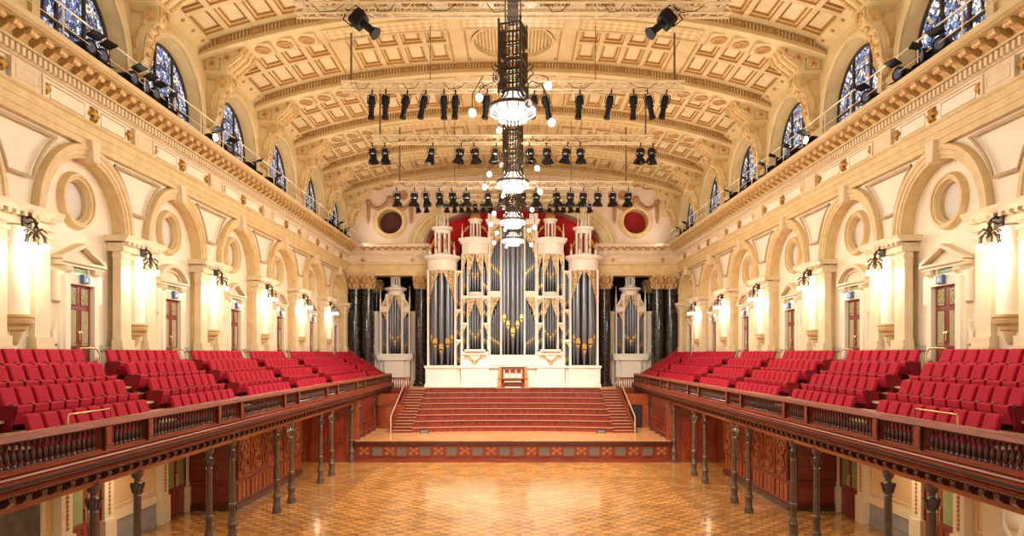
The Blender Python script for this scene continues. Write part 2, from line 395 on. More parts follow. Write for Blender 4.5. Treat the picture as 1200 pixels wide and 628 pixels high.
door_no = [0]; win_no = [0]; trim_no = [0]
BAYNAME = lambda i: ['nearest the camera','second from the camera','third from the camera','fourth from the camera','fifth from the camera','sixth from the camera','seventh from the camera'][i]
def side_wall(s):
    sd = SIDE[s]
    mb = MB()
    # recessed wall and pier plane
    for i, yc in enumerate(BAYS):
        y0 = PIERS[i]; y1 = PIERS[i+1]
        mb.mat(0); mb.quad((XW,y0,3.2),(XW,y1,3.2),(XW,y1,9.2),(XW,y0,9.2))
        plate_hole(mb, XW, y0, y1, 9.2, 12.2, yc, 10.48, .56)
        plate_arch(mb, XF, y0, y1, 5.0, ZI, 12.1, yc, 1.92)
        mb.mat(1)
        for (ja, jb) in ((yc-1.92, 1), (yc+1.92, -1)):
            mb.quad((XF,ja,5.0),(XW,ja,5.0),(XW,ja,ZI),(XF,ja,ZI))
        mb.arch(yc, ZI, [(1.92,XF),(1.92,XW)], 28)
    mb.mat(0)
    w = mb.build('wall_'+sd, [PLASTER, STONE], sx=s)
    tag(w, 'cream %s side wall with stone arches above the %s gallery' % (sd, sd), 'wall', kind='structure')
    # ornaments of the wall
    proto = {}
    def part(name, mk, mats, y, smooth=None):
        if name not in proto: proto[name] = mk().mesh(name, mats, s, smooth)
        return link(name, proto[name], w, (0, y, 0))
    def mk_archivolt():
        m = MB().arch(0, ZI, [(1.92,XF),(1.92,12.37),(2.0,12.37),(2.02,12.33),(2.14,12.33),(2.17,12.29),(2.30,12.29),(2.34,12.34),(2.34,XF)], 40)
        return m
    def mk_key():
        return MB().prism([(-.15,1.85),(.15,1.85),(.22,2.46),(-.22,2.46)], 'x', 12.16, XF).move(0,0,ZI)
    def mk_oculus():
        m = MB().arch(0, 10.48, [(.58,13.0),(.58,12.72),(.62,12.66),(.70,12.66),(.70,12.62),(.77,12.62),(.81,12.68),(.85,XW)], 40, 0, 2*pi)
        return m
    def mk_disc(): return MB().prism([(.56*cos(2*pi*k/32), 10.48+.56*sin(2*pi*k/32)) for k in range(32)], 'x', 12.94, 13.0)
    def mk_spandrel():                                        # raised moulding outlining the spandrel over each pier
        pts = []
        for k in range(13):
            a = radians(28 + 55*k/12); pts.append((12.37, -2.9+2.58*cos(a), ZI+2.58*sin(a)))
        p2 = [(12.37, -p[1], p[2]) for p in reversed(pts)]
        m = MB(); loop = [(12.37,-.20,ZI+.62)] + [p for p in pts if p[1] < -.12] + [(12.37,-.9,11.93),(12.37,.9,11.93)] + [p for p in p2 if p[1] > .12] + [(12.37,.20,ZI+.62)]
        # clean spandrel loop: left arc up, top edge, right arc down
        la = [(12.37, -2.95+2.62*cos(radians(a)), ZI+2.62*sin(radians(a))) for a in range(18, 56, 4)]
        lp = la + [(12.37,-la[-1][1],la[-1][2])] + [(12.37,-p[1],p[2]) for p in reversed(la[:-1])]
        m.tube(lp, .045, 6, True)
        return m
    def mk_pil():                                             # one pilaster shaft with its base and capital mouldings
        return (MB().box(12.34,12.6,-.30,.30,6.46,9.25).box(12.26,12.6,-.37,.37,6.22,6.46).box(12.22,12.6,-.40,.40,5.2,6.22)
                .box(12.29,12.6,-.34,.34,9.05,9.16).box(12.31,12.6,-.32,.32,8.8,8.86))
    def mk_imp():
        m = MB().box(12.24,12.8,-1.14,1.14,9.25,9.42).box(12.28,12.8,-1.12,1.12,9.42,9.52)
        for k in range(8): m.box(12.12,12.3,-1.05+k*.282,-.93+k*.282,9.46,9.56)
        m.prism([(12.12,9.56),(12.8,9.56),(12.8,9.75),(12.02,9.75),(12.05,9.66)], 'y', -1.26, 1.26)
        return m
    def mk_half(): return MB().lathe([(.36,7.0),(.36,9.22)], (12.56,0,0), 'z', 14, pi/2, 3*pi/2)
    def mk_corbel():
        return MB().lathe([(.02,6.22),(.10,6.26),(.16,6.40),(.20,6.58),(.28,6.62),(.30,6.70),(.42,6.78),(.44,6.86),(.41,6.90),(.46,6.94),(.46,7.0),(.36,7.02)], (12.54,0,0), 'z', 16, pi/2, 3*pi/2)
    for i, yc in enumerate(BAYS):
        part('archivolt', mk_archivolt, STONE, yc, 40); part('keystone', mk_key, MOULD, yc)
        part('oculus_frame', mk_oculus, STONE, yc, 40); part('oculus_panel', mk_disc, LILAC, yc)
    for yp in PIERS[1:]:
        part('impost_block', mk_imp, MOULD, yp)
        part('spandrel_moulding', mk_spandrel, LINE, yp, 50)
        if yp < 53:
            part('pilaster', mk_pil, PILM, yp-.80); part('pilaster', mk_pil, PILM, yp+.80)
            part('half_column', mk_half, PLASTER, yp, 50); part('corbel', mk_corbel, STONE, yp, 40)  # corbel coloured darker than the half column to stand in for its shading
        else: part('pilaster', mk_pil, PILM, yp-.80)
    dm = MB()
    ed = [Y0] + sum([[yc-.86, yc+.86] for yc in BAYS], []) + [YB]
    for k in range(0, len(ed), 2): dm.run([(12.72,6.1),(12.69,6.14),(12.69,6.22),(12.76,6.26),(XW,6.26),(XW,6.1)], ed[k], ed[k+1])
    dm.build('dado_rail', M('grey_dado_rail', (.50,.46,.42)), w, sx=s)

    # ---- entablature: architrave, frieze, dentils, modillions and cornice
    trim_no[0] += 1
    e = MB().run([(12.30,12.02),(12.30,12.2),(12.27,12.2),(12.27,12.42),(12.24,12.42),(12.24,12.62),(12.16,12.66),(12.16,12.72),(12.6,12.72),(12.6,12.02)], Y0, YB)
    e = e.build('trim_%d' % trim_no[0], STONE, sx=s)
    tag(e, 'entablature of the %s wall with gilded brackets below its cornice' % sd, 'cornice', kind='structure')
    MB().run([(12.28,12.72),(12.28,13.26),(12.6,13.26),(12.6,12.72)], Y0, YB).build('frieze', PLASTER, e, sx=s)
    fm = MB()
    for yp in PIERS[1:]:
        for (a, b) in ((-.62,.62),):
            fm.box(12.19,12.3,yp+a,yp+b,12.72,13.26); fm.box(12.15,12.3,yp+a,yp+a+.09,12.72,13.26); fm.box(12.15,12.3,yp+b-.09,yp+b,12.72,13.26)
            fm.tube([(12.19,yp+a+.2,12.84),(12.19,yp+b-.2,12.84),(12.19,yp+b-.2,13.14),(12.19,yp+a+.2,13.14)], .02, 5, True)
    for i, yc in enumerate(BAYS):
        y0, y1 = PIERS[i]+1.0, PIERS[i+1]-1.0
        for (a, b) in ((y0, yc-.4), (yc+.4, y1)):
            fm.mat(1); fm.tube([(12.28,a,12.80),(12.28,b,12.80),(12.28,b,13.18),(12.28,a,13.18)], .022, 5, True)
    fm.build('frieze_panel', [MOULD, LINE], e, sx=s)
    big = MB().star((0,0,0), .10, .26, 6, -.10).mesh('gilded_flower', GOLD, s); sml = MB().star((0,0,0), .08, .18, 4, -.08).mesh('gilded_flower', GOLD, s)
    for yc in BAYS: link('gilded_flower', big, e, (s*12.27, yc, 12.99))
    for yp in PIERS[1:-1]:
        for d in (-.80, .80): link('gilded_flower', sml, e, (s*12.27, yp+d, 12.99))
    d = MB().run([(12.22,13.26),(12.22,13.32),(12.14,13.34),(12.14,13.62),(12.6,13.62),(12.6,13.26)], Y0, YB)
    y = Y0
    while y < YB-.2: d.box(12.03,12.16,y,y+.10,13.36,13.56); y += .2
    d.build('dentil_course', MOULD, e, sx=s)
    MB().run([(12.02,13.60),(12.02,13.66),(12.12,13.70),(12.12,13.92),(11.62,13.94),(11.62,14.02),(11.55,14.05),(11.48,14.15),(12.6,14.15),(12.6,13.6)], Y0, YB).build('cornice', CEIL, e, sx=s)
    MB().run([(11.605,13.945),(11.605,13.985),(11.63,13.985),(11.63,13.945)], Y0, YB).build('gilt_line', CEILG, e, sx=s)
    mod = MB().prism([(12.12,13.93),(11.66,13.93),(11.66,13.86),(11.72,13.80),(11.82,13.80),(11.90,13.74),(12.02,13.66),(12.12,13.66)], 'y', -.13, .13)
    mod.lathe([(.075,-.15),(.075,.15)], (11.74,0,13.84), 'y', 10)
    mod = mod.mesh('modillion', GOLDL, s)
    y = Y0+.28
    while y < YB-.3: link('modillion', mod, e, (0, y, 0)); y += .56

    # ---- clerestory
    mb = MB()
    ZS = 15.40
    for i, yc in enumerate(BAYS):
        y0, y1 = PIERS[i], PIERS[i+1]
        plate_arch(mb, XC, y0, y1, 14.1, ZS, 19.2, yc, 2.12)
        mb.arch(yc, ZS, [(2.12,XC),(1.97,13.0)], 28)
        for q in (-1, 1): mb.quad((XC,yc+q*2.12,14.1),(13.0,yc+q*1.97,14.1),(13.0,yc+q*1.97,ZS),(XC,yc+q*2.12,ZS))
        mb.quad((12.4,yc-2.2,14.12),(13.1,yc-2.2,14.12),(13.1,yc+2.2,14.12),(12.4,yc+2.2,14.12))
    mb.build('clerestory_wall', CEIL, w, sx=s)
    arm = MB().arch(0, ZS, [(2.12,XC),(2.12,12.42),(2.24,12.42),(2.27,12.37),(2.36,12.37),(2.44,12.43),(2.44,XC)], 36)
    for q in (-1,1): arm.box(12.40,XC,min(q*2.12,q*2.42),max(q*2.12,q*2.42),14.15,ZS)
    arm = arm.mesh('clerestory_archivolt', CEIL, s, 40)
    glass = MB()
    n = 24; top = [(1.95*cos(pi*k/n), ZS+1.95*sin(pi*k/n)) for k in range(n+1)]
    glass.prism([(-1.95,14.1)] + [(1.95,14.1)] + top, 'x', 12.97, 13.0)
    glass = glass.mesh('stained_pane', STAINED, s)
    fr = MB()
    fr.arch(0, ZS, [(1.88,12.90),(1.98,12.90),(1.98,13.0),(1.88,13.0),(1.88,12.90)], 28)
    fr.arch(0, ZS, [(1.18,12.93),(1.23,12.93),(1.23,12.98),(1.18,12.98)], 24)
    for q in (-1.93,-.64,.64,1.93): fr.box(12.90,13.0,q-.05,q+.05,14.15,ZS+sqrt(max(0,1.93**2-q*q)))
    for zz in (14.2, 14.75, 15.4): fr.box(12.90,13.0,-1.93,1.93,zz-.045,zz+.045)
    fr = fr.mesh('window_frame', BRONZE, s)
    sh = MB(); sh.prism([(12.86,14.85),(12.16,14.62),(12.16,14.66),(12.86,14.90)], 'y', -.95, .95)
    for i, yc in enumerate(BAYS):
        link('clerestory_archivolt', arm, w, (0, yc, 0))
        win_no[0] += 1
        wn = structure('window_%d' % win_no[0], 'arched stained glass window high in the %s wall, bay %s' % (sd, BAYNAME(max(0,i-1))) if i else 'arched stained glass window in the %s wall above the camera end' % sd, 'window', (0, yc, 0))
        link('window_frame', fr, wn); link('stained_pane', glass, wn)
        if i in (3,):
            o = sh.build('open_hopper_pane', STAINED, wn, sx=s)
    # consoles between the clerestory windows, and the brackets under the ceiling ribs
    def mk_console():
        P = [(12.5,17.36),(11.55,17.36),(11.52,17.1),(11.60,16.86),(11.80,16.74),(11.98,16.5),(12.06,16.1),(12.12,15.7),(12.24,15.4),(12.5,15.25)]
        m = MB().prism(P, 'y', -.30, .30)
        m.mat(2)
        for k in range(2, len(P)-1):
            (xa, za), (xb, zb) = P[k], P[k+1]; m.add([(xa-.025,-.2,za),(xa-.025,.2,za),(xb-.025,.2,zb),(xb-.025,-.2,zb)], [(0,1,2,3)])
        m.mat(1)
        for e in (-.24,.24): m.tube([(p[0]-.03,e,p[1]) for p in P[1:]], .045, 5)
        for q in (-.31,.31):
            m.lathe([(.20,-.05),(.20,.05)], (11.80,q,17.06), 'y', 14); m.lathe([(.12,-.04),(.12,.04)], (12.3,q,15.65), 'y', 12); m.tube([(12.4,q,17.2),(12.1,q,17.15),(12.05,q,16.8),(12.25,q,16.4),(12.3,q,16.0)], .045, 5)
        for k in range(5): m.sphere((11.56+.11*k,0,17.0-.28*k), .10-.008*k, 8, (.8,1.3,1.2))
        m.star((11.55,0,17.2), .06, .14, 5, -.06)
        return m
    def mk_bracket():
        m = MB().prism([(12.5,17.36),(12.5,18.2),(10.75,18.6),(10.75,18.36),(10.95,18.0),(11.25,17.75),(11.5,17.55),(11.5,17.36)], 'y', -.60, .60)
        m.mat(1)
        m.tube([(11.80,-.61,17.46),(12.40,-.61,17.46),(12.40,-.61,17.92),(11.80,-.61,17.92)], .03, 5, True).tube([(10.85,-.61,18.3),(11.05,-.61,18.0),(11.3,-.61,17.9),(11.62,-.61,17.7)], .05, 6)
        m.lathe([(.15,-.05),(.15,.05)], (11.5,-.60,17.92), 'y', 12); m.lathe([(.11,-.05),(.11,.05)], (10.98,-.60,18.22), 'y', 12)
        m.star((12.10,-.61,17.69), .07, .19, 4, -.05, 'y')
        for e in (-.4,0,.4): m.tube([(10.74,e,18.34),(10.93,e,17.98),(11.23,e,17.73),(11.49,e,17.52)], .07, 6)
        for e in (-.5,.5): m.lathe([(.12,-.05),(.12,.05)], (10.86,e,18.2), 'y', 10)
        m.mat(2); m.sphere((12.10,-.65,17.69), .06, 8); m.sphere((11.5,-.65,17.92), .06, 8); m.sphere((10.98,-.65,18.22), .045, 8)
        return m
    cm, bm = mk_console().mesh('scroll_console', [CEIL, GOLDL, CARVG], s, 40), mk_bracket().mesh('rib_bracket', [CEIL, GOLDL, GOLDR], s, 40)
    for yp in PIERS[1:]:
        link('scroll_console', cm, w, (0, yp, 0)); link('rib_bracket', bm, w, (0, yp, 0))
    # ---- wall under the gallery
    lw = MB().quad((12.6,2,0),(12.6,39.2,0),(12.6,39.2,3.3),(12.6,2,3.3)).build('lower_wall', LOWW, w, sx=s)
    lm = MB(); dm = MB(); pm = MB()
    for i, yc in enumerate(BAYS[1:6]):
        for q in (-1, 1):
            c = yc+q*1.02
            pm.box(12.38,12.62,c-.24,c+.24,.0,3.1).box(12.32,12.62,c-.30,c+.30,0,.95).box(12.34,12.62,c-.28,c+.28,2.9,3.3)
        y0, y1 = yc+1.32, (BAYS[i+2]-1.32)
        lm.box(12.50,12.62,y0,y1,.78,1.05); dm.box(12.55,12.62,y0,y1,0,.78); dm.box(12.52,12.62,y0,y1,0,.22)
        dm.tube([(12.54,y0+.15,.32),(12.54,y1-.15,.32),(12.54,y1-.15,.68),(12.54,y0+.15,.68)], .02, 5, True)
        lm.tube([(12.6,y0+.12,1.2),(12.6,y1-.12,1.2),(12.6,y1-.12,2.95),(12.6,y0+.12,2.95)], .035, 5, True)
    lm.build('dado_cap', LOWC, w, sx=s); dm.build('dado_panel', DADO, w, sx=s); pm.build('lower_pilaster', LOWC, w, sx=s)
    om = MB()
    for yc in BAYS[1:6]:
        for q in (-1,1):
            for k in range(14): om.star((12.37,yc+q*1.02,1.15+k*.125), .03, .06, 4, -.03)
    om.build('gilded_strip', M('terracotta_strip',(.55,.22,.07)), w, sx=s)

    # ---- doors
    for i, yc in enumerate(BAYS[1:]):
        door_no[0] += 1
        tri = (i % 2 == 1) if True else 0
        d = structure('door_%d' % door_no[0], 'tall mahogany double door under a %s pediment, %s wall, door %s' % ('triangular' if tri else 'rounded', sd, TOWORDS[i-1]+' from the camera' if i else 'behind the frame edge'), 'door', (0, yc, 0))
        for q in (-1, 1):
            a, b = (-.575, 0) if q < 0 else (0, .575)
            lf = MB().box(12.70,12.76,a+.004,b-.004,5.25,8.02)
            for (za, zb) in ((5.35,6.2),(6.32,7.3),(7.42,7.95)): lf.tube([(12.70,a+.1,za),(12.70,b-.1,za),(12.70,b-.1,zb),(12.70,a+.1,zb)], .025, 5, True)
            lf = lf.build('door_leaf', DOORW, d, sx=s)
            MB().box(12.685,12.71,a+.13,b-.13,6.25,7.28).build('glass_panel', DGLASSC, lf, sx=s)
            MB().box(12.685,12.71,a+.13,b-.13,7.45,7.92).build('stained_panel', STAINED2, lf, sx=s)
            MB().tube([(12.66,q*.05,6.35),(12.62,q*.05,6.4),(12.62,q*.05,6.62),(12.66,q*.05,6.67)], .016, 6).build('door_handle', BRASS, lf, sx=s)
        fm = MB()
        for q in (-1, 1):
            fm.box(12.56,12.82,min(q*.575,q*.80),max(q*.575,q*.80),5.2,8.05)
            fm.box(12.64,12.82,min(q*.80,q*.92),max(q*.80,q*.92),5.2,8.3); fm.box(12.62,12.82,min(q*.9,q*1.06),max(q*.9,q*1.06),7.5,8.34)
            fm.prism([(q*.92,6.3),(q*1.12,6.3),(q*1.12,6.62),(q*1.04,6.72),(q*.98,6.95),(q*.92,7.0)], 'x', 12.70, 12.82)
        fm.box(12.56,12.82,-.80,.80,8.02,8.24); fm.box(12.62,12.82,-1.06,1.06,8.2,8.36)
        fm.build('door_frame', PLASTER, d, sx=s)
        MB().box(12.66,12.80,-.36,.36,8.28,8.50).build('transom_pane', DGLASS, d, sx=s)
        tf = MB()
        for q in (-1,1): tf.box(12.62,12.80,q*.40-.05,q*.40+.05,8.26,8.52)
        tf.build('transom_frame', MOULD, d, sx=s)
        for q in (-1, 1):
            MB().prism([(12.8,7.98),(12.68,8.0),(12.65,8.12),(12.62,8.28),(12.54,8.40),(12.50,8.52),(12.8,8.52)], 'y', q*.66-.11, q*.66+.11).lathe([(.07,-.13),(.07,.13)], (12.58,q*.66,8.42), 'y', 10).build('bracket', MOULD, d, sx=s)
        pd = MB().run([(12.55,8.52),(12.55,8.57),(12.46,8.61),(12.46,8.68),(12.8,8.68),(12.8,8.52)], -1.05, 1.05)
        if tri:
            pd.prism([(-.9,8.68),(.9,8.68),(0,9.08)], 'x', 12.68, 12.8)
            for q in (-1, 1): pd.prism([(q*1.05,8.66),(q*1.05,8.77),(0,9.24),(0,9.11)], 'x', 12.48, 12.8)
        else:
            R = 1.30; z0 = 8.66-sqrt(R*R-1.05**2)
            an = [math.asin(1.05/R)*(1-2*k/16) for k in range(17)]
            o1 = [(R*sin(a), z0+R*cos(a)) for a in an]; o2 = [((R+.13)*sin(a), z0+(R+.13)*cos(a)) for a in an]
            pd.prism(o1 + [(-1.05,8.62),(1.05,8.62)], 'x', 12.68, 12.8)
            for k in range(16): pd.prism([o1[k],o2[k],o2[k+1],o1[k+1]], 'x', 12.48, 12.8)
            pd.tube([(12.64,.72*cos(pi*k/12),8.72+.34*sin(pi*k/12)) for k in range(13)], .035, 6)
        pd.build('pediment', MOULD, d, sx=s)
        nm = TOWORDS[i-1] if i else None
        if nm and i < 6:
            sg = thing('exit_sign', 'small blue exit sign above the %s gallery door, %s from the camera' % (sd, nm), 'sign', (0,yc,0), group='exit signs over the gallery doors')
            MB().bbox(12.44,12.56,-.16,.16,8.06,8.32,.015).build('sign_box', EXITB, sg, sx=s)
            MB().sphere((12.435,.02,8.265), .016, 8).prism([(-.05,8.11),(-.03,8.11),(.0,8.16),(.035,8.11),(.05,8.12),(.02,8.18),(.02,8.235),(-.01,8.235),(-.05,8.18)], 'x', 12.432, 12.445).build('running_figure', WHITEP, sg, sx=s)
            hr = thing('door_handrail', 'gold tubular handrail before the %s gallery door, %s from the camera' % (sd, nm), 'handrail', (0,yc,0), group='brass handrails at the gallery doors')
            MB().tube([(12.3,-.62,5.25),(12.3,-.62,6.1),(12.3,-.55,6.18),(12.3,.10,6.18)], .028, 8).build('rail', BRASS, hr, sx=s, smooth=60)
            MB().tube([(12.3,.10,6.18),(12.26,.2,6.14),(12.2,.22,6.0),(12.15,.16,5.7),(12.15,.1,5.25)], .028, 8).build('post', BRASS, hr, sx=s, smooth=60)
    # ground floor doors
    for i, yc in enumerate(BAYS[1:4]):
        door_no[0] += 1
        d = structure('door_%d' % door_no[0], 'green glazed mahogany double door under the %s gallery, %s from the camera' % (sd, TOWORDS[i]), 'door', (0, yc, 0))
        for q in (-1, 1):
            a, b = (-.74, 0) if q < 0 else (0, .74)
            lf = MB().box(12.50,12.58,a+.004,b-.004,0.02,2.85)
            lf.tube([(12.5,a+.14,.25),(12.5,b-.14,.25),(12.5,b-.14,.95),(12.5,a+.14,.95)], .03, 5, True)
            lf = lf.build('door_leaf', DOORW, d, sx=s)
            MB().box(12.485,12.51,a+.14,b-.14,1.1,2.72).build('glass_panel', DGLASS, lf, sx=s)
            MB().tube([(12.47,q*.06,1.1),(12.43,q*.06,1.15),(12.43,q*.06,1.5),(12.47,q*.06,1.55)], .018, 6).build('door_handle', BRASS, lf, sx=s)
        fm = MB()
        for q in (-1,1): fm.box(12.46,12.62,min(q*.74,q*.80),max(q*.74,q*.80),0,2.95)
        fm.box(12.46,12.62,-.8,.8,2.85,3.0); fm.build('door_frame', WOOD, d, sx=s)
    return w
STAINED2 = M('stained_door_light', (.62,.52,.22), (.10,.12,.07), .2, 16)
for s in (-1, 1): side_wall(s)
# ------------------------------------------------------------------ ceiling
def zc(x): return 19.61-.0083*x*x-.00002*x**4
ce = MB()
XS = [-12.6+25.2*k/56 for k in range(57)]
RAISE = .55
def coffer(mb, x0, x1, y0, y1):
    L = lambda x: zc(x)+RAISE
    def ring(i, dz): return [(x0+i,y0+i*1.2,L(x0+i)+dz),(x1-i,y0+i*1.2,L(x1-i)+dz),(x1-i,y1-i*1.2,L(x1-i)+dz),(x0+i,y1-i*1.2,L(x0+i)+dz)]
    rs = [ring(0,0), ring(.10,0), ring(.115,.10), ring(.19,.10), ring(.205,.20), ring(.27,.20), ring(.285,.15)]
    ms = [0, 2, 0, 2, 0, 2]
    for k in range(6):
        mb.mat(ms[k])
        for j in range(4): mb.quad(rs[k][j], rs[k][(j+1)%4], rs[k+1][(j+1)%4], rs[k+1][j])
    mb.mat(1); mb.poly(rs[6])
def strip(mb, x0, x1, y0, y1, dz, n=None):
    n = n or max(1, int(abs(x1-x0)/.45))
    for k in range(n):
        a, b = x0+(x1-x0)*k/n, x0+(x1-x0)*(k+1)/n
        mb.quad((a,y0,zc(a)+dz),(b,y0,zc(b)+dz),(b,y1,zc(b)+dz),(a,y1,zc(a)+dz))
cl = None
for i in range(len(PIERS)-1):
    y0, y1 = PIERS[i]+.66, PIERS[i+1]-.86
    m = MB(); m0 = y0+.30; m1 = y1-.30; ym = (m0+m1)/2
    strip(m, -12.6, 12.6, y0, m0, RAISE); strip(m, -12.6, 12.6, m1, y1, RAISE)
    for q in (-1, 1):
        for (a, b) in ((2.05,2.9),(7.2,8.1),(12.3,12.6)):
            strip(m, q*a, q*b, m0, m1, RAISE)
        for (a, b, n) in ((2.9,7.2,4),(8.1,12.3,4)):
            w = (b-a)/n
            for k in range(n):
                for (ya, yb) in ((m0,ym),(ym,m1)):
                    xa, xb = sorted((q*(a+w*k), q*(a+w*(k+1)))); coffer(m, xa, xb, ya, yb)
        for xx in (2.12,2.83,7.27,8.03):                      # gilded beads edging the plain bands
            m.mat(2); m.box(q*xx-.03,q*xx+.03,m0,m1,zc(xx)+RAISE-.03,zc(xx)+RAISE+.02); m.mat(0)
    # centre: fluted round recess with carved corners
    R = min(1.9, (m1-m0)/2-.02); K = 48
    cpt = [(R*cos(2*pi*k/K), ym+R*sin(2*pi*k/K)) for k in range(K)]
    def ray(k):
        a = 2*pi*k/K; c, s_ = cos(a), sin(a); t = min((2.05/abs(c)) if abs(c)>1e-9 else 1e9, ((m1-ym)/abs(s_)) if abs(s_)>1e-9 else 1e9)
        return (t*c, ym+t*s_)
    for k in range(K):
        a, b = cpt[k], cpt[(k+1)%K]; p, q = ray(k), ray((k+1)%K)
        m.mat(3); m.quad((*a,zc(a[0])+RAISE),(*p,zc(p[0])+RAISE),(*q,zc(q[0])+RAISE),(*b,zc(b[0])+RAISE))
        m.mat(0)
        ai = (a[0]*.93, ym+(a[1]-ym)*.93); bi = (b[0]*.93, ym+(b[1]-ym)*.93)
        m.quad((*a,zc(a[0])+RAISE-.06),(*b,zc(b[0])+RAISE-.06),(*bi,zc(bi[0])+RAISE-.06),(*ai,zc(ai[0])+RAISE-.06))
        m.quad((*ai,zc(0)+RAISE-.06),(*bi,zc(0)+RAISE-.06),(*bi,zc(0)+RAISE+.2),(*ai,zc(0)+RAISE+.2))
    fl_n = 22
    for k in range(fl_n):                                     # flutes running away from the camera
        xa = -R*.92+R*1.84*k/fl_n; xb = xa+R*1.84/fl_n; xm = (xa+xb)/2; h = sqrt(max(.02,(R*.93)**2-xm*xm))
        m.mat(0); m.tube([(xm,ym-h,zc(0)+RAISE+.17),(xm,ym+h,zc(0)+RAISE+.17)], (xb-xa)*.42, 6)
        m.mat(2); m.quad((xa,ym-h,zc(0)+RAISE+.18),(xb,ym-h,zc(0)+RAISE+.18),(xb,ym+h,zc(0)+RAISE+.18),(xa,ym+h,zc(0)+RAISE+.18))
    m.mat(0)
    for q in (-1,1):                                          # mouldings along the walls
        m.run([(q*12.6,zc(12.3)+RAISE+.1),(q*12.05,zc(12.1)+RAISE),(q*12.05,zc(12)+RAISE-.1),(q*12.3,zc(12)+.28),(q*12.42,zc(12)+.2),(q*12.6,zc(12)+.1)], y0-.2, y1+.2)
        m.mat(2)
        for k in range(5): m.sphere((q*12.2, y0+.4+k*(y1-y0-.8)/4, zc(12)+.36), .09, 6)
        m.mat(0)
    o = m.build('ceiling' if cl is None else 'ceiling_bay', [CEIL, CEILP, CEILG, CARVG2 if False else CEIL], cl)
    if cl is None:
        cl = o; tag(cl, 'cream and gold coffered ceiling with transverse ribs', 'ceiling', kind='structure')
# closing skin above the coffers
m = MB(); strip(m, -13.2, 13.2, 4, 57, 1.0, 40); m.build('ceiling_backing', CEIL, cl)
RP = [(-.98,.92),(-.98,.80),(-.90,.78),(-.90,.72),(-.80,.68),(-.80,.28),(-.88,.26),(-.88,.16),(-1.0,.10),(-1.0,.02),(-.92,0),(.55,0),(.66,.05),(.66,.9)]
def rib(yp):
    m = MB()
    for k in range(56):
        a, b = XS[k], XS[k+1]
        for j in range(len(RP)-1):
            (d0,z0),(d1,z1) = RP[j], RP[j+1]
            m.mat(1 if j == 4 else (2 if j in (0,8) else 0))
            m.quad((a,yp+d0,zc(a)+z0),(b,yp+d0,zc(b)+z0),(b,yp+d1,zc(b)+z1),(a,yp+d1,zc(a)+z1))
    o = m.build('ceiling_rib', [CEIL, PEARL, CEIL], cl)
    md = MB()
    x = -11.6
    while x < 11.7:
        md.lathe([(.25,0),(.24,-.06),(.18,-.07),(.16,-.03),(.10,-.06),(.02,-.10)], (x,yp-.80,zc(x)+.48), 'y', 14); x += 1.29
    md.build('rib_medallion', CEILG, o)
    dt = MB(); x = -12.3
    while x < 12.3:
        z = zc(x)+.70; dt.box(x,x+.09,yp-.97,yp-.88,z+.02,z+.09); x += .18
    dt.build('rib_dentil', CEILG, o)
    sf = MB()
    for q in (-1,1):
        for xx in (8.45,9.35,10.25):
            zz = zc(xx)
            sf.mat(0)
            sf.box(q*xx-.40,q*xx+.40,yp-.62,yp+.42,zz-.03,zz+.04)
            sf.mat(1); sf.lathe([(.34,0),(.33,-.06),(.22,-.07),(.20,-.03),(.10,-.04),(.02,-.1)], (q*xx,yp-.1,zz-.03), 'z', 14)
        for (a, b) in ((2.75,7.7),(.12,2.1)):
            n = 8
            for k in range(n):
                xa, xb = a+(b-a)*k/n, a+(b-a)*(k+1)/n
                sf.mat(2); sf.quad((q*xa,yp-.58,zc(xa)-.015),(q*xb,yp-.58,zc(xb)-.015),(q*xb,yp+.38,zc(xb)-.015),(q*xa,yp+.38,zc(xa)-.015))
            sf.mat(0); sf.tube([(q*a,yp-.6,zc(a)-.03),(q*(a+b)/2,yp-.6,zc((a+b)/2)-.03),(q*b,yp-.6,zc(b)-.03),(q*b,yp+.4,zc(b)-.03),(q*(a+b)/2,yp+.4,zc((a+b)/2)-.03),(q*a,yp+.4,zc(a)-.03)], .05, 5, True)
    sf.build('soffit_panel', [CEIL, CEILG, LATT], o)
for yp in PIERS: rib(yp)

# ------------------------------------------------------------------ end wall
mb = MB()
AW, AH, ZA = 6.75, 3.05, 14.15
# lunette: columns of quads between cornice and ceiling, with the flattened arch cut out; oculi are plates with holes
def ztop(x): return zc(x)+.8
n = 44
for k in range(n):
    a, b = -AW+2*AW*k/n, -AW+2*AW*(k+1)/n
    za, zb = ZA+AH*sqrt(max(0,1-(a/AW)**2)), ZA+AH*sqrt(max(0,1-(b/AW)**2))
    mb.quad((a,YB,za),(b,YB,zb),(b,YB,ztop(b)),(a,YB,ztop(a)))
    mb.quad((a,YB,za),(b,YB,zb),(b,YB+1.6,zb),(a,YB+1.6,za))
for q in (-1, 1):
    ph = MB(); plate_hole(ph, 0, 7.9, 10.8, 14.5, 17.6, 9.34, 16.05, .93, 40)
    mb.add([(q*p[1], YB, p[2]) for p in ph.v], ph.f)
    for (a, b, c, d) in ((AW,7.9,ZA,17.6),(10.8,12.6,ZA,17.6),(7.9,10.8,ZA,14.5)):
        mb.quad((q*a,YB,c),(q*b,YB,c),(q*b,YB,d),(q*a,YB,d))
    for k in range(12):
        a, b = AW+(12.6-AW)*k/12, AW+(12.6-AW)*(k+1)/12
        mb.quad((q*a,YB,17.6),(q*b,YB,17.6),(q*b,YB,ztop(b)),(q*a,YB,ztop(a)))
bw = mb.build('wall_back', PINK)
tag(bw, 'pink end wall with a wide arch behind the organ and two round openings', 'wall', kind='structure')
am = MB()
prof = [(0,-.02),(.06,-.12),(.30,-.12),(.34,-.06),(.62,-.06),(.66,-.14),(.95,-.14),(1.02,-.20),(1.15,-.20),(1.2,0)]
K = 60
vs = []; fs = []
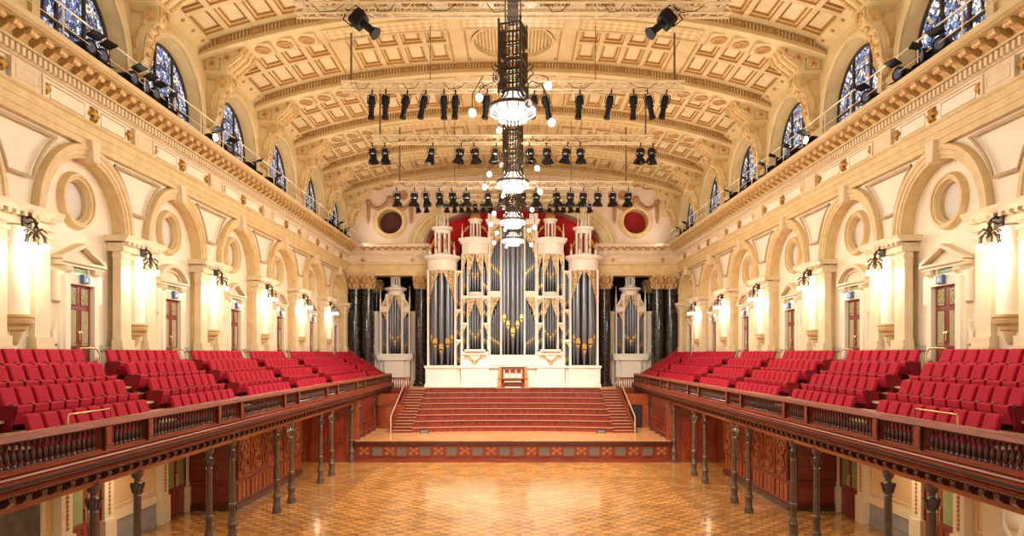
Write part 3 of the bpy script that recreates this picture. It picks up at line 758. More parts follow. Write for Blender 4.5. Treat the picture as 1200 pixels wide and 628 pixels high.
for k in range(K+1):
    t = pi*k/K; nx, nz = cos(t)/AW, sin(t)/AH; l = sqrt(nx*nx+nz*nz)
    for (r, d) in prof: vs.append((AW*cos(t)+r*nx/l, YB+d, ZA+AH*sin(t)+r*nz/l))
for k in range(K):
    for i in range(len(prof)-1):
        j = len(prof); fs.append((k*j+i,(k+1)*j+i,(k+1)*j+i+1,k*j+i+1))
am.add(vs, fs).build('arch_moulding', CEIL, bw, smooth=35)
for q in (-1, 1):
    m = MB().lathe([(.93,1.0),(.93,-.10),(1.0,-.16),(1.12,-.16),(1.16,-.10),(1.24,-.10),(1.30,0)], (q*9.34,YB,16.05), 'y', 40, cap=False)
    m.build('oculus_frame', STONE, bw, smooth=40)
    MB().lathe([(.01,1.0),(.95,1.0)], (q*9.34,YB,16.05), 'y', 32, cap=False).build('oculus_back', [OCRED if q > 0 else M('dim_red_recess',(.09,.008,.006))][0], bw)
    sw = MB()
    c = (q*9.34, YB-.08, 16.05)
    for d in (-1, 1):
        sw.tube([(c[0]+d*(.08+1.5*t), c[1]-.05, c[2]+1.62-.55*sin(pi*t)-.25*t) for t in [k/10 for k in range(11)]], [.07+.08*sin(pi*k/10) for k in range(11)], 6)
        sw.tube([(c[0]+d*1.62,c[1]-.05,c[2]+1.35-k*.22) for k in range(8)], [.05,.12,.15,.12,.10,.13,.09,.03], 6)
        sw.lathe([(.24,0),(.22,-.12),(.1,-.16)], (c[0]+d*1.62,c[1]+.05,c[2]+1.42), 'y', 12)
    sw.lathe([(.26,0),(.24,-.14),(.1,-.2)], (c[0],c[1]+.05,c[2]+1.68), 'y', 12)
    sw.lathe([(.36,.05),(.34,-.06),(.24,-.07),(.20,-.03),(.08,-.04),(.02,-.09)], (c[0]-q*1.0,c[1]+.04,c[2]+1.98), 'y', 14)
    sw.build('gilded_swag', M('swag_gilding',(.46,.25,.09),(.34,.16,.05),.5,6), bw, smooth=60)
    # wall-side bracket at the springing of the ceiling
    br = MB().box(min(q*11.3,q*12.5),max(q*11.3,q*12.5),YB-.15,YB,16.4,18.5)
    br.mat(1); br.star((q*11.9,YB-.16,18.1), .12,.36,5,-.08,'y'); br.star((q*12.0,YB-.16,17.1), .1,.3,5,-.08,'y')
    br.build('wall_bracket', [CEIL, GOLD], bw)
# red backdrop filling the arch and the dark recess behind the colonnade
rd = MB().quad((-7.6,YB+1.6,10.0),(7.6,YB+1.6,10.0),(7.6,YB+1.6,17.9),(-7.6,YB+1.6,17.9)).build('red_recess_wall', DRAPE, bw)
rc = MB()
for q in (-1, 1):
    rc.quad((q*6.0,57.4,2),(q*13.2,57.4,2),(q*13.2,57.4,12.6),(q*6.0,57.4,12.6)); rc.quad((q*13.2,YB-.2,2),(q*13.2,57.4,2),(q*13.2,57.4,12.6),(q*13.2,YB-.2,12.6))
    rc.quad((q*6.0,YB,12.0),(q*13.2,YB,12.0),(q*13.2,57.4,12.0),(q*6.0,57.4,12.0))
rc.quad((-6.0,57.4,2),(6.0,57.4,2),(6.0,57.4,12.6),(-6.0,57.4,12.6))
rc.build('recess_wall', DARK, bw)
# entablature over the side colonnades
trim_no[0] += 1
en = structure('trim_%d' % trim_no[0], 'entablature across the end wall over the black marble columns', 'cornice')
YE = 52.35
for q in (-1, 1):
    xa, xb = sorted((q*6.2, q*12.5))
    def band(nm, prof, mat):
        MB().prism(prof, 'x', xa, xb).build(nm, mat, en)
    band('architrave', [(YE+.3,11.85),(YE+.3,12.1),(YE+.26,12.1),(YE+.26,12.4),(YE+.22,12.4),(YE+.22,12.58),(YE+.12,12.66),(YE+.12,12.74),(YB+.3,12.74),(YB+.3,11.85)], STONE)
    band('frieze', [(YE+.28,12.74),(YE+.28,13.28),(YB+.3,13.28),(YB+.3,12.74)], PINK)
    band('cornice', [(YE+.1,13.6),(YE+.1,13.68),(YE+.16,13.72),(YE+.16,13.9),(YE-.28,13.94),(YE-.28,14.02),(YE-.4,14.15),(YB+.1,14.15),(YB+.1,13.6)], PINK)
    dm = MB().prism([(YE+.22,13.28),(YE+.22,13.34),(YE+.16,13.36),(YE+.16,13.6),(YB+.2,13.6),(YB+.2,13.28)], 'x', xa, xb)
    x = xa
    while x < xb-.1: dm.box(x,x+.1,YE+.05,YE+.18,13.36,13.54); x += .2
    dm.build('dentil_course', MOULD, en)
    md = MB().prism([(YE+.2,13.93),(YE-.24,13.93),(YE-.24,13.86),(YE-.15,13.80),(YE-.05,13.8),(YE+.05,13.72),(YE+.2,13.68)], 'x', -.13, .13).mesh('modillion', GOLDL)
    x = 6.6
    while x < 11.6: link('modillion', md, en, (q*x,0,0)); x += .56
    ro = MB().star((q*7.5,YE+.27,13.0),.07,.17,4,-.06,'y').star((q*11.2,YE+.27,13.0),.07,.17,4,-.06,'y'); ro.build('frieze_flower', GOLD, en)
    fp = MB().tube([(q*7.8,YE+.27,12.84),(q*10.9,YE+.27,12.84),(q*10.9,YE+.27,13.18),(q*7.8,YE+.27,13.18)],.025,5,True).build('frieze_panel', MOULD, en)

# ------------------------------------------------------------------ black marble columns
def big_column(x, y, r, label, zb=3.4):
    t = thing('marble_column', label, 'column', (x,y,zb), group='black marble columns beside the organ')
    MB().box(-r*1.4,r*1.4,-r*1.4,r*1.4,0,.22).lathe([(r*1.32,.22),(r*1.36,.3),(r*1.32,.38),(r*1.12,.42),(r*1.1,.48),(r*1.2,.52),(r*1.2,.58),(r*1.05,.62)], n=20).build('base', MARBLE, t, smooth=40)
    h = 11.85-zb
    MB().lathe([(r*1.03,.62),(r,1.2),(r*.98,h*.55),(r*.88,h-1.02)], n=24).build('shaft', MARBLE, t, smooth=60)
    cp = MB().lathe([(r*.92,h-1.02),(r*.98,h-.98),(r*.92,h-.92),(r*.95,h-.5),(r*1.1,h-.2),(r*1.25,h-.12)], n=16)
    for row, (zz, rr, k, ln) in enumerate(((h-.95,r*.95,8,.38),(h-.62,r*1.02,8,.40))):
        for j in range(k):
            a = 2*pi*(j+.5*row)/k; ca, sa = cos(a), sin(a)
            cp.tube([(ca*rr,sa*rr,zz),(ca*(rr+.05),sa*(rr+.05),zz+ln*.6),(ca*(rr+.16),sa*(rr+.16),zz+ln*.95),(ca*(rr+.2),sa*(rr+.2),zz+ln*.82)], [.10,.12,.09,.04], 6)
    for j in range(4):
        a = pi/4+pi/2*j; cp.sphere((cos(a)*r*1.45,sin(a)*r*1.45,h-.2), .13, 8)
    cp.box(-r*1.28,r*1.28,-r*1.28,r*1.28,h-.12,h)
    cp.build('capital', CAPG, t, smooth=50)
for s in (-1, 1):
    sd = SIDE[s]
    big_column(s*6.9, 52.9, .44, 'black marble column with gilded capital between the main organ and the %s side organ' % sd)
    big_column(s*10.9, 52.9, .44, 'black marble column with gilded capital on the outer side of the %s side organ' % sd)
    big_column(s*11.85, 52.9, .42, 'black marble column against the %s wall at the end of the gallery' % sd)
    big_column(s*10.9, 56.3, .42, 'shadowed black marble column behind the outer one by the %s side organ' % sd)

# ------------------------------------------------------------------ galleries
ROWX = [12.0, 11.3, 10.55, 9.8]; ROWZ = [5.25, 4.87, 4.42, 3.91]      # top row first
def gallery(s):
    sd = SIDE[s]
    g = MB().run([(8.86,3.30),(12.78,3.30),(12.78,5.25),(11.5,5.25),(11.5,4.87),(10.75,4.87),(10.75,4.42),(10.02,4.42),(10.02,3.91),(8.86,3.91)], 4, 52.2)
    g = g.build('gallery_deck', CARPET, sx=s)
    tag(g, 'stepped deck of the %s gallery carrying the red seats' % sd, 'gallery', kind='structure')
    MB().run([(8.9,3.24),(12.6,3.24),(12.6,3.31),(8.9,3.31)], 4, 50).build('soffit', WOODP, g, sx=s)
    # aisle steps opposite the doors
    for k, (y0, y1) in enumerate(((14.35,15.35),(19.6,20.75),(25.15,26.3),(31.05,32.15),(36.85,38.0),(46.95,47.75))):
        st = MB(); ns = MB()
        for j in range(3):
            x = ROWX[j+1]+.2 if j < 3 else 0
            zz = ROWZ[j+1]; dz = (ROWZ[j]-ROWZ[j+1])/2
            sk = .14*(j+1)
            st.box(x-.36,x,y0-sk,y1-sk,zz,zz+dz-.02); ns.box(x-.40,x+.0,y0-sk,y1-sk,zz+dz-.04,zz+dz+.012)
            ns.box(x-.04,x+.14,y0-sk,y1-sk,ROWZ[j]-.002,ROWZ[j]+.014)
        st.build('aisle_step', WOOD, g, sx=s); ns.build('step_nosing', STEPN, g, sx=s)
    # end panel that steps down towards the organ
    MB().run([(9.0,3.3),(12.5,3.3),(12.5,6.35),(12.1,6.3),(11.4,5.75),(10.6,5.3),(9.85,4.75),(9.0,4.35)], 52.2, 52.4).build('end_panel', M('red_end_panel',(.36,.02,.02)), g, sx=s)
    # ---- balustrade
    b = thing('gallery_balustrade', 'long mahogany balustrade with dark turned balusters fronting the %s gallery' % sd, 'balustrade', (0,9,0))
    ya, yb = 0, 41.2
    MB().run([(8.58,4.50),(8.60,4.58),(8.66,4.62),(8.82,4.62),(8.88,4.58),(8.88,4.50),(8.80,4.46),(8.66,4.46)], ya, yb).build('top_rail', WOODH, b, sx=s)
    MB().run([(8.62,3.94),(8.62,4.02),(8.86,4.02),(8.86,3.94)], ya, yb).build('bottom_rail', WOODH, b, sx=s)
    MB().run([(8.60,3.99),(8.55,3.97),(8.55,3.94),(8.60,3.925),(8.54,3.90),(8.52,3.87),(8.56,3.855),(8.46,3.83),(8.46,3.80),(8.88,3.80),(8.88,3.96)], ya, yb).build('sill_moulding', WOODH, b, sx=s)
    MB().run([(8.44,3.75),(8.44,3.80),(8.90,3.80),(8.90,3.75)], ya, yb).build('painted_shadow_strip', DARK, b, sx=s)  # solid near-black strip painted as the shade under the sill
    MB().run([(8.48,3.75),(8.48,3.71),(8.56,3.69),(8.52,3.67),(8.58,3.62),(8.64,3.61),(8.62,3.57),(8.68,3.52),(8.9,3.52),(8.9,3.75)], ya, yb).build('fascia', WOODH, b, sx=s)
    MB().run([(8.78,3.34),(8.78,3.52),(9.0,3.52),(9.0,3.22),(8.86,3.22),(8.84,3.32)], ya, yb).build('lower_beam', WOODP, b, sx=s)
    bk = MB(); dt = MB()
    bkm = MB().prism([(8.80,3.52),(8.60,3.52),(8.60,3.45),(8.67,3.38),(8.80,3.35)], 'y', 0, .15).mesh('bracket', WOODD, s)
    y = .1
    while y < yb:
        link('bracket', bkm, b, (0,y,0)); y += .42
    y = .05
    while y < yb: dt.box(8.64,8.72,y,y+.05,3.53,3.57); y += .10
    dt.build('dentil_course', WOODD, b, sx=s)
    piers = [c-9 for c in COLY if c > 9.2] + [50-9]
    pm = MB().box(8.61,8.87,-.14,.14,4.02,4.47); pm.mat(1); pm.box(8.59,8.62,-.08,.08,4.10,4.40); pm.mat(2); pm.box(8.57,8.64,-.175,-.14,3.82,4.5)
    pm = pm.mesh('pedestal', [WOODH, WOODP, WOODD], s)
    for c in piers: link('pedestal', pm, b, (0,c,0))
    bl = MB().lathe([(.048,0),(.048,.05),(.026,.07),(.036,.10),(.050,.16),(.044,.22),(.025,.28),(.022,.34),(.038,.37),(.025,.39),(.048,.41),(.048,.46)], n=8)
    mesh = bl.mesh('baluster', WOODD, s, 50)
    ys = []; y = .3
    while y < yb-.1:
        if all(abs(y-c) > .20 for c in piers): ys.append(y)
        y += .168
    for y in ys[:100]: link('baluster', mesh, b, (s*8.74, y, 4.01))
    rest = MB()
    for y in ys[100:]:
        o = len(rest.v); rest.lathe([(.05,0),(.05,.05),(.028,.08),(.056,.16),(.024,.3),(.04,.37),(.05,.41),(.05,.46)], (8.74,y,4.01), n=6)
    tag(rest.build('baluster_row', WOODD, b, sx=s), 'row of balusters near the stage', kind='stuff')
    # return balustrade beside the stage stairs
    rb = thing('return_balustrade', 'short mahogany balustrade joining the %s gallery front to the marble column' % sd, 'balustrade', (s*8.0,50.2,3.4))
    MB().box(-.75,.75,-.09,.09,.80,.92).build('top_rail', WOODH, rb); MB().box(-.75,.75,-.08,.08,0,.14).build('bottom_rail', WOODH, rb)
    bm = MB().lathe([(.045,0),(.045,.08),(.025,.12),(.05,.25),(.022,.45),(.04,.56),(.045,.66)], n=6).mesh('baluster', WOOD)
    for k in range(9): link('baluster', bm, rb, (-.64+.16*k, 0, .14))
COLY = [9.0,10.85,15.0,16.75,20.7,22.4,26.65,28.4,32.7,34.7,39.0,41.0,45.4,47.1]
for s in (-1, 1): gallery(s)
# ---- cast iron columns
def iron_column():
    t = thing('iron_column', '', 'column')
    h = 3.24
    MB().prism([(.17*cos(pi/8+k*pi/4), .17*sin(pi/8+k*pi/4)) for k in range(8)], 'z', 0, .16).lathe([(.15,.16),(.16,.2),(.13,.26),(.12,.5),(.135,.54),(.16,.58),(.16,.64),(.13,.68),(.135,.74),(.11,.80)], n=14).build('base', IRON, t, smooth=40)
    MB().lathe([(.10,.80),(.095,1.15),(.12,1.18),(.125,1.22),(.12,1.26),(.093,1.29),(.085,2.62),(.10,2.65),(.085,2.68)], n=14).build('shaft', IRON, t, smooth=40)
    c = MB().lathe([(.085,2.68),(.09,2.78),(.12,2.92),(.10,2.95),(.075,2.97),(.07,3.05),(.12,3.10),(.14,3.24)], n=12)
    for k in range(8):
        a = 2*pi*k/8; c.tube([(.09*cos(a),.09*sin(a),2.72),(.12*cos(a),.12*sin(a),2.84),(.15*cos(a),.15*sin(a),2.95),(.14*cos(a),.14*sin(a),2.88)], [.03,.03,.03,.02], 5)
    c.build('capital', IRON, t, smooth=50)
    return freeze(t)
first = True; proto_col = iron_column()
for s in (-1, 1):
    vis = [y for y in COLY if y > 11]
    for k, y in enumerate(vis):
        c = proto_col if first else copy_tree(proto_col); first = False
        z = 0.0 if y < 43 else 1.2
        c.location = (s*8.92, y, z)
        if y > 43: c.scale = (1,1,2.04/3.24)
        c['group'] = 'cast iron columns under the galleries'
        c['label'] = 'slim grey cast iron column under the %s gallery, %s from the camera' % (SIDE[s], TOWORDS[k])
# ---- panelled stair enclosures under the galleries
for s in (-1, 1):
    t = thing('stair_enclosure', 'carved mahogany panelled stair enclosure under the %s gallery' % SIDE[s], 'enclosure', (0,0,0))
    MB().box(10.62,12.58,27.0,35.3,0,3.22).build('body', WOOD, t, sx=s)
    MB().box(10.54,12.5,26.92,35.38,0,.22).build('plinth', WOODD, t, sx=s)
    for k in range(6):
        y0 = 27.12+k*1.36; y1 = y0+1.24
        MB().box(10.56,10.64,y0,y1,1.16,2.72).tube([(10.55,y0,1.16),(10.55,y1,1.16),(10.55,y1,2.72),(10.55,y0,2.72)],.05,5,True).build('carved_panel', CARVW, t, sx=s)
        cv = MB(); yc_ = (y0+y1)/2
        for (zz, r) in ((1.5,.16),(1.95,.24),(2.4,.16)): cv.star((10.55,yc_,zz), r*.4, r, 6, -.05)
        for e in (-1,1): cv.tube([(10.545,yc_+e*.12,1.3),(10.535,yc_+e*.42,1.6),(10.535,yc_+e*.2,1.95),(10.535,yc_+e*.42,2.3),(10.545,yc_+e*.12,2.6)], .035, 5)
        cv.build('carved_vase_motif', DULLG, t, sx=s)
        m = MB()
        for j in range(3): m.box(10.57,10.64,y0+.04+j*.41,y0+.36+j*.41,.34,.98)
        m.build('lower_panel', WOODP, t, sx=s)
    MB().run([(10.62,2.82),(10.54,2.86),(10.54,2.94),(10.48,3.0),(10.48,3.06),(10.7,3.06)], 26.95, 35.35).build('cornice_moulding', WOODP, t, sx=s)
    m = MB()
    for (za, zb) in ((.3,1.0),(1.15,2.75)):
        for k in range(2):
            x0 = 10.78+k*.88; m.tube([(x0,26.98,za),(x0+.74,26.98,za),(x0+.74,26.98,zb),(x0,26.98,zb)],.04,5,True); m.box(x0+.12,x0+.62,26.96,27.02,za+.1,zb-.1)
    m.build('end_panel', WOOD, t, sx=s)
    # wall closing the aisle at the stage, with double doors
    MB().box(8.6,12.7,39.2,39.4,0,3.3).build('aisle_end_wall', WOODP, bw, sx=s)
    door_no[0] += 1
    d = structure('door_%d' % door_no[0], 'dark mahogany double door at the stage end of the %s aisle' % SIDE[s], 'door', (s*10.3,39.2,0))
    for q in (-1,1):
        lf = MB().box(min(0.01*q,q*.92),max(.01*q,q*.92),-.06,0,.02,2.5)
        for (za,zb) in ((.2,.9),(1.05,2.3)): lf.tube([(q*.12,-.06,za),(q*.8,-.06,za),(q*.8,-.06,zb),(q*.12,-.06,zb)],.03,5,True)
        lf = lf.build('door_leaf', DOORW, d); MB().box(q*.06-.015,q*.06+.015,-.11,-.06,1.05,1.35).build('door_handle', BRASS, lf)
    fm = MB().box(-1.04,-.92,-.09,0,0,2.62).box(.92,1.04,-.09,0,0,2.62).box(-1.04,1.04,-.09,0,2.5,2.64).build('door_frame', WOOD, d)

# ------------------------------------------------------------------ seats
def seat_proto(double):
    t = thing('theatre_seat', '', 'seat')
    w = .222
    out = []
    for (y, z) in ((-w,.30),(w,.30)): out.append((y,z))
    for k in range(5): a = pi/2*k/4; out.append((w-.05+.05*cos(a)-.01, .84+.05*sin(a)))
    for k in range(5): a = pi/2+pi/2*k/4; out.append((-w+.05+.05*cos(a)+.01, .84+.05*sin(a)))
    n = len(out); m = MB()
    def lean(z): return .16*(.89-z)/.55
    vs = [(lean(z)-.05, y, z) for (y,z) in out] + [(lean(z)+.03, y, z) for (y,z) in out] + [(lean(z)+.055, y*.88, .60+(z-.60)*.92) for (y,z) in out]
    fs = [tuple(range(n-1,-1,-1)), tuple(range(2*n,3*n))]
    for r in range(2):
        for i in range(n): fs.append((r*n+i, r*n+(i+1)%n, (r+1)*n+(i+1)%n, (r+1)*n+i))
    m.add(vs, fs).build('backrest', SEAT, t)
    p = MB().prism([(.25,.14),(.33,.14),(.43,.40),(.44,.51),(.40,.55),(.25,.52)], 'y', -w+.004, w-.004)
    p.build('seat_pan', SEAT, t)
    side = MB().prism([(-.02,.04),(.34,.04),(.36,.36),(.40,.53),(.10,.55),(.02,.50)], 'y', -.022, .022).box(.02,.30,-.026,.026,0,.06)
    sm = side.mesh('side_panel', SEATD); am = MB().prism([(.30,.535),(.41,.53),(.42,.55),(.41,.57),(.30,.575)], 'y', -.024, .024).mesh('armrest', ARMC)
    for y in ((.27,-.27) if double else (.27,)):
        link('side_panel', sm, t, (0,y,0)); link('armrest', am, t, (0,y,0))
    return freeze(t)
SP = [seat_proto(False), seat_proto(True)]; USED = [False, False]
BLK = [  # y start, y end, seats, row shift
    (15.45,19.65,8,.28),(20.72,25.18,8,.20),(26.25,31.1,9,.12),(32.1,36.9,9,.08),(38.0,46.8,16,0),(47.7,51.9,8,0)]
ROWN = ['top row','second row','third row','front row']
far = MB()
def n0s(b, r): return -1 if (b == 0 and r > 0) else 0
for s in (-1, 1):
    items = []
    for b, (ya, yb, n, sh) in enumerate(BLK):
        for r in range(4):
            n0 = -1 if (b == 0 and r > 0) else 0
            for k in range(n0, n):
                p = (yb-ya)/n; y = ya + p*(k+.5) - sh*r
                items.append((y, b, r, k, n))
    items.sort()
    for idx, (y, b, r, k, n) in enumerate(items):
        x, z = ROWX[r], ROWZ[r]
        if idx < 150:
            j = 1 if (k == (n-1 if s > 0 else n0s(b, r))) else 0
            c = copy_tree(SP[j]) if USED[j] else SP[j]; USED[j] = True
            c.location = (s*x, y, z); c.rotation_euler = (0,0,0 if s < 0 else pi)
            if b < 4: pos = '%s from far end' % TOWORDS[n-1-k]
            else: pos = '%s from near end' % TOWORDS[k]
            c['label'] = 'red seat, %s gallery, %s block from camera, %s, %s' % (SIDE[s], TOWORDS[b], ROWN[r], pos)
            c['group'] = 'red tip-up seats in the %s gallery' % SIDE[s]
        else:
            o = len(far.v); w = .222
            far.mat(0)
            far.prism([(.12,.30),(.22,.30),(.06,.88),(.01,.89),(-.05,.88)], 'y', -w, w)
            far.prism([(.25,.14),(.33,.14),(.43,.40),(.44,.51),(.40,.55),(.25,.52)], 'y', -w+.004, w-.004)
            far.mat(1)
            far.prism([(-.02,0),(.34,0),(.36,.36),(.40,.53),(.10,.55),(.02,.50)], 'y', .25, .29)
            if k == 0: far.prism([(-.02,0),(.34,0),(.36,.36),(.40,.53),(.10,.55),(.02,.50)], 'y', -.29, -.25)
            for i in range(o, len(far.v)):
                q = far.v[i]; far.v[i] = (s*(x-q[0]) if s > 0 else -(x-q[0]), y+q[1], z+q[2])
far = far.build('theatre_seat_rows', [SEAT, SEATD])
tag(far, 'rows of red tip-up seats at the organ end of both galleries', 'seats', 'red tip-up seats by the organ', 'stuff')
# low brass guard rails in front of the first seats
for s in (-1, 1):
    g = thing('guard_rail', 'low brass guard rail in front of the nearest %s gallery seats' % SIDE[s], 'rail', (s*9.15,14.5,3.91))
    MB().tube([(0,0,0),(0,0,.82),(0,.04,.86),(0,1.5,.86),(0,1.54,.82),(0,1.54,0)], .02, 8).build('rail', BRASS, g, smooth=60)
# ------------------------------------------------------------------ stage and choir tiers
st = structure('stage', 'raised stage with polished boards and a carved red front', 'stage')
MB().box(-8.75,8.75,39.05,50,1.08,1.2).build('stage_boards', STAGEW, st)
MB().box(-8.85,8.85,38.92,39.2,1.04,1.16).build('stage_nosing', WOODD, st)
MB().box(-8.7,8.7,39.1,39.4,0,1.06).box(-8.8,8.8,39.0,39.2,0,.16).build('stage_front', WOOD, st)
GX = [-7.5,-6.15,-4.85,-3.4,-1.95,-.46,.3,1.75,3.1,4.5,5.95,7.45]
vm = MB().box(-.30,.30,-.05,.02,.36,.84); vm.mat(1)
for k in range(4): vm.box(-.34+(.62 if k == 1 else 0), -.28+(.62 if k == 1 else 0) if k < 2 else .34, -.07, .02, .32 if k != 3 else .82, .88 if k != 2 else .38)
vm = vm.mesh('vent_grille', [GRILLE, WOOD])
cm = MB().box(-.36,.36,-.03,.02,.34,.86); cm.mat(1)
for a in range(4): cm.star((.17 if a % 2 else -.17, -.03, .47 if a < 2 else .73), .05, .12, 4, -.03, 'y')
cm.star((0,-.03,.6), .06,.13,6,-.03,'y')
cm = cm.mesh('carved_panel', [WOOD, DULLG])
for k, x in enumerate(GX): link('vent_grille', vm, st, (x,39.1,0))
for k in range(len(GX)-1):
    if GX[k+1]-GX[k] > 1: link('carved_panel', cm, st, ((GX[k]+GX[k+1])/2,39.1,0))
link('carved_panel', cm, st, (-8.25,39.1,0)); link('carved_panel', cm, st, (8.25,39.1,0))
tiers = thing('choir_tiers', 'eight curved mahogany choir tiers rising from the stage to the organ', 'tiers', (0,43,1.2))
def tier_y(j, x):                    # concave arcs: the tier ends come towards the hall
    d = .95*j; ax = max(0, abs(x)-.9)
    return .75 + d - .028*ax*ax*(1-.06*j)
for j in range(8):
    X = 6.15; n = 36; z0, z1 = .3*j, .3*(j+1)
    xs = [-X+2*X*k/n for k in range(n+1)]
    m = MB()
    f = [(x, tier_y(j,x)) for x in xs]; bk = [(x, tier_y(j+1,x)+.12 if j < 7 else 7.52) for x in xs]
    for k in range(n):
        m.mat(0); m.quad((*f[k],z0),(*f[k+1],z0),(*f[k+1],z1-.04),(*f[k],z1-.04))
        m.mat(1); m.quad((f[k][0],f[k][1]-.05,z1-.045),(f[k+1][0],f[k+1][1]-.05,z1-.045),(f[k+1][0],f[k+1][1]-.05,z1),(f[k][0],f[k][1]-.05,z1))
        m.quad((f[k][0],f[k][1]-.05,z1-.06),(f[k+1][0],f[k+1][1]-.05,z1-.06),(f[k+1][0],f[k+1][1]+.02,z1-.06),(f[k][0],f[k][1]+.02,z1-.06))
        m.quad((f[k][0],f[k][1]-.05,z1),(f[k+1][0],f[k+1][1]-.05,z1),(f[k+1][0],f[k+1][1]+.09,z1),(f[k][0],f[k][1]+.09,z1))
        m.mat(2); m.quad((f[k][0],f[k][1]+.09,z1),(f[k+1][0],f[k+1][1]+.09,z1),(*bk[k+1],z1),(*bk[k],z1))
    for e in (0, n): m.mat(0); m.quad((*f[e],0),(*bk[e],0),(*bk[e],z1),(*f[e],z1))
    m.build('tier', [WOODR, NOSE, TREAD], tiers)
MB().box(-9.2,9.2,50.52,57,3.3,3.6).build('organ_floor', STAGEW, st)
for s in (-1, 1):
    sd = SIDE[s]
    t = thing('stage_stairs', 'steep mahogany stairs with light treads on the %s of the choir tiers' % sd, 'stairs', (s*6.75,42.9,1.2))
    m = MB()
    for k in range(15):
        y = .0+k*.475; z = .155*(k+1)
        m.mat(0); m.box(-.58,.58,y,y+.52 if k < 14 else 7.2,max(0,z-.5),z-.04)
        m.mat(1); m.box(-.60,.60,y-.04,y+.10,z-.045,z); m.mat(2); m.box(-.58,.58,y+.10,y+.5,z-.05,z-.005)
    m.build('flight', [WOOD, NOSE, TREAD], t)
    MB().prism([(-.1,0),(6.9,0),(6.9,2.55),(6.6,2.62),(-.1,.45)], 'x', s*.60, s*.68).build('stringer', WOOD, t)
    rp = [(s*.66,-.15,0),(s*.66,-.15,.95),(s*.66,0,1.05),(s*.66,6.7,3.2),(s*.66,6.9,3.1),(s*.66,6.9,2.4)]
    MB().tube(rp, .035, 8).build('handrail', M('salmon_handrail',(.62,.36,.22)), t, smooth=60)
    # walls and railing beside the stage
    w = MB().box(7.45,8.85,45.9,46.05,1.2,3.4); w.mat(1); w.box(7.55,7.6,45.84,45.95,1.2,2.7); w.box(8.35,8.4,45.84,45.95,1.2,2.7); w.box(7.55,8.4,45.84,45.95,2.62,2.7)
    w = w.build('side_wall', [WOODP, WOODD], st, sx=s)
    if s > 0: MB().box(7.6,8.35,45.86,45.92,1.2,2.62).build('dark_doorway', DARK, st)  # flat dark sheet painted as the shade inside an opening
    else: MB().lathe([(1.05,1.2),(1.05,2.6),(1.1,2.62),(1.1,2.7)], (8.1,46.3,0), 'z', 20, pi, 2*pi).build('curved_panel', WOODP, st, sx=s, smooth=50)
    MB().box(7.4,12.6,50.0,50.2,0,3.4).build('gallery_end_panel', WOOD, st, sx=s)
    MB().run([(8.9,1.2),(8.98,1.2),(8.98,3.25),(8.9,3.25)], 39.4, 50).build('wing_wall', WOOD, st, sx=s)
    r = thing('stage_railing', 'low mahogany side railing at the %s edge of the stage' % sd, 'railing', (s*8.62,39.5,1.2))
    m = MB()
    for z in (.3,.58,.86): m.box(-.03,.03,0,4.6,z,z+.06)
    m.build('bars', WOOD, r); pm = MB().box(-.05,.05,-.05,.05,0,1.0).mesh('post', WOOD)
    for y in (0,1.5,3.0,4.6): link('post', pm, r, (0,y,0))
    mo = thing('stage_monitor', 'small black wedge monitor on the %s of the lowest tier edge' % sd, 'monitor', (s*5.35,42.75,1.2))
    MB().prism([(-.12,0),(.14,0),(.14,.16),(-.06,.20)], 'x', -.26, .26).build('cabinet', BLACK, mo)
    MB().prism([(-.135,.02),(-.115,.02),(-.065,.18),(-.085,.18)], 'x', -.23, .23).build('grille', GRILLE, mo)

# ------------------------------------------------------------------ pipe organ
org = thing('pipe_organ', 'great white and gold pipe organ with lantern topped towers of grey pipes', 'organ', (0,51.1,3.6)); org.scale = (1.006,1,.985)
def pipe(mb, x, y, z0, z1, r, foot=.7, mouth=True, big=False):
    mb.mat(0)
    mb.lathe([(r*.25,0),(r,foot),(r,z1-z0)], (x,y,z0), 'z', 12)
    if mouth:
        mb.mat(1)
        h = r*1.7
        mb.prism([(x-r*.72,z0+foot+.02),(x+r*.72,z0+foot+.02),(x+r*.72,z0+foot+h),(x+r*.4,z0+foot+h*1.35),(x-r*.4,z0+foot+h*1.35),(x-r*.72,z0+foot+h)], 'y', y-r*1.06, y-r*.3)
        mb.prism([(x-r*.66,z0+foot-.02),(x+r*.66,z0+foot-.02),(x,z0+foot-r*1.5)], 'y', y-r*1.0, y-r*.2)
        mb.mat(2); mb.box(x-r*.6,x+r*.6,y-r*1.08,y-r*.3,z0+foot,z0+foot+r*.34)
    return mb
PM = [PIPE, OGOLD, BLACK]
def put_pipe(parent, *a, **k): return pipe(MB(), *a, **k).build('pipe', PM, parent, smooth=60)
def lantern(mb, x, y, z, r, h, n=8):
    mb.lathe([(r*1.25,0),(r*1.25,.12),(r*1.1,.2)], (x,y,z), 'z', 16)
    for k in range(n):
        a = 2*pi*(k+.5)/n; mb.lathe([(r*.16,.2),(r*.13,.35),(r*.13,h*.78),(r*.18,h*.82)], (x+r*.9*cos(a),y+r*.9*sin(a),z), 'z', 8)
    mb.lathe([(r*1.02,h*.78),(r*1.02,h*.88),(r*1.3,h*.92),(r*1.34,h),(r*.9,h*1.02),(r*.3,h*1.06)], (x,y,z), 'z', 16)
def spire(mb, x, y, z, h, r=.07):
    mb.lathe([(r,0),(r,h*.3),(r*1.5,h*.34),(r*.8,h*.4),(.01,h)], (x,y,z), 'z', 8); mb.sphere((x,y,z+h), r*.6, 6)
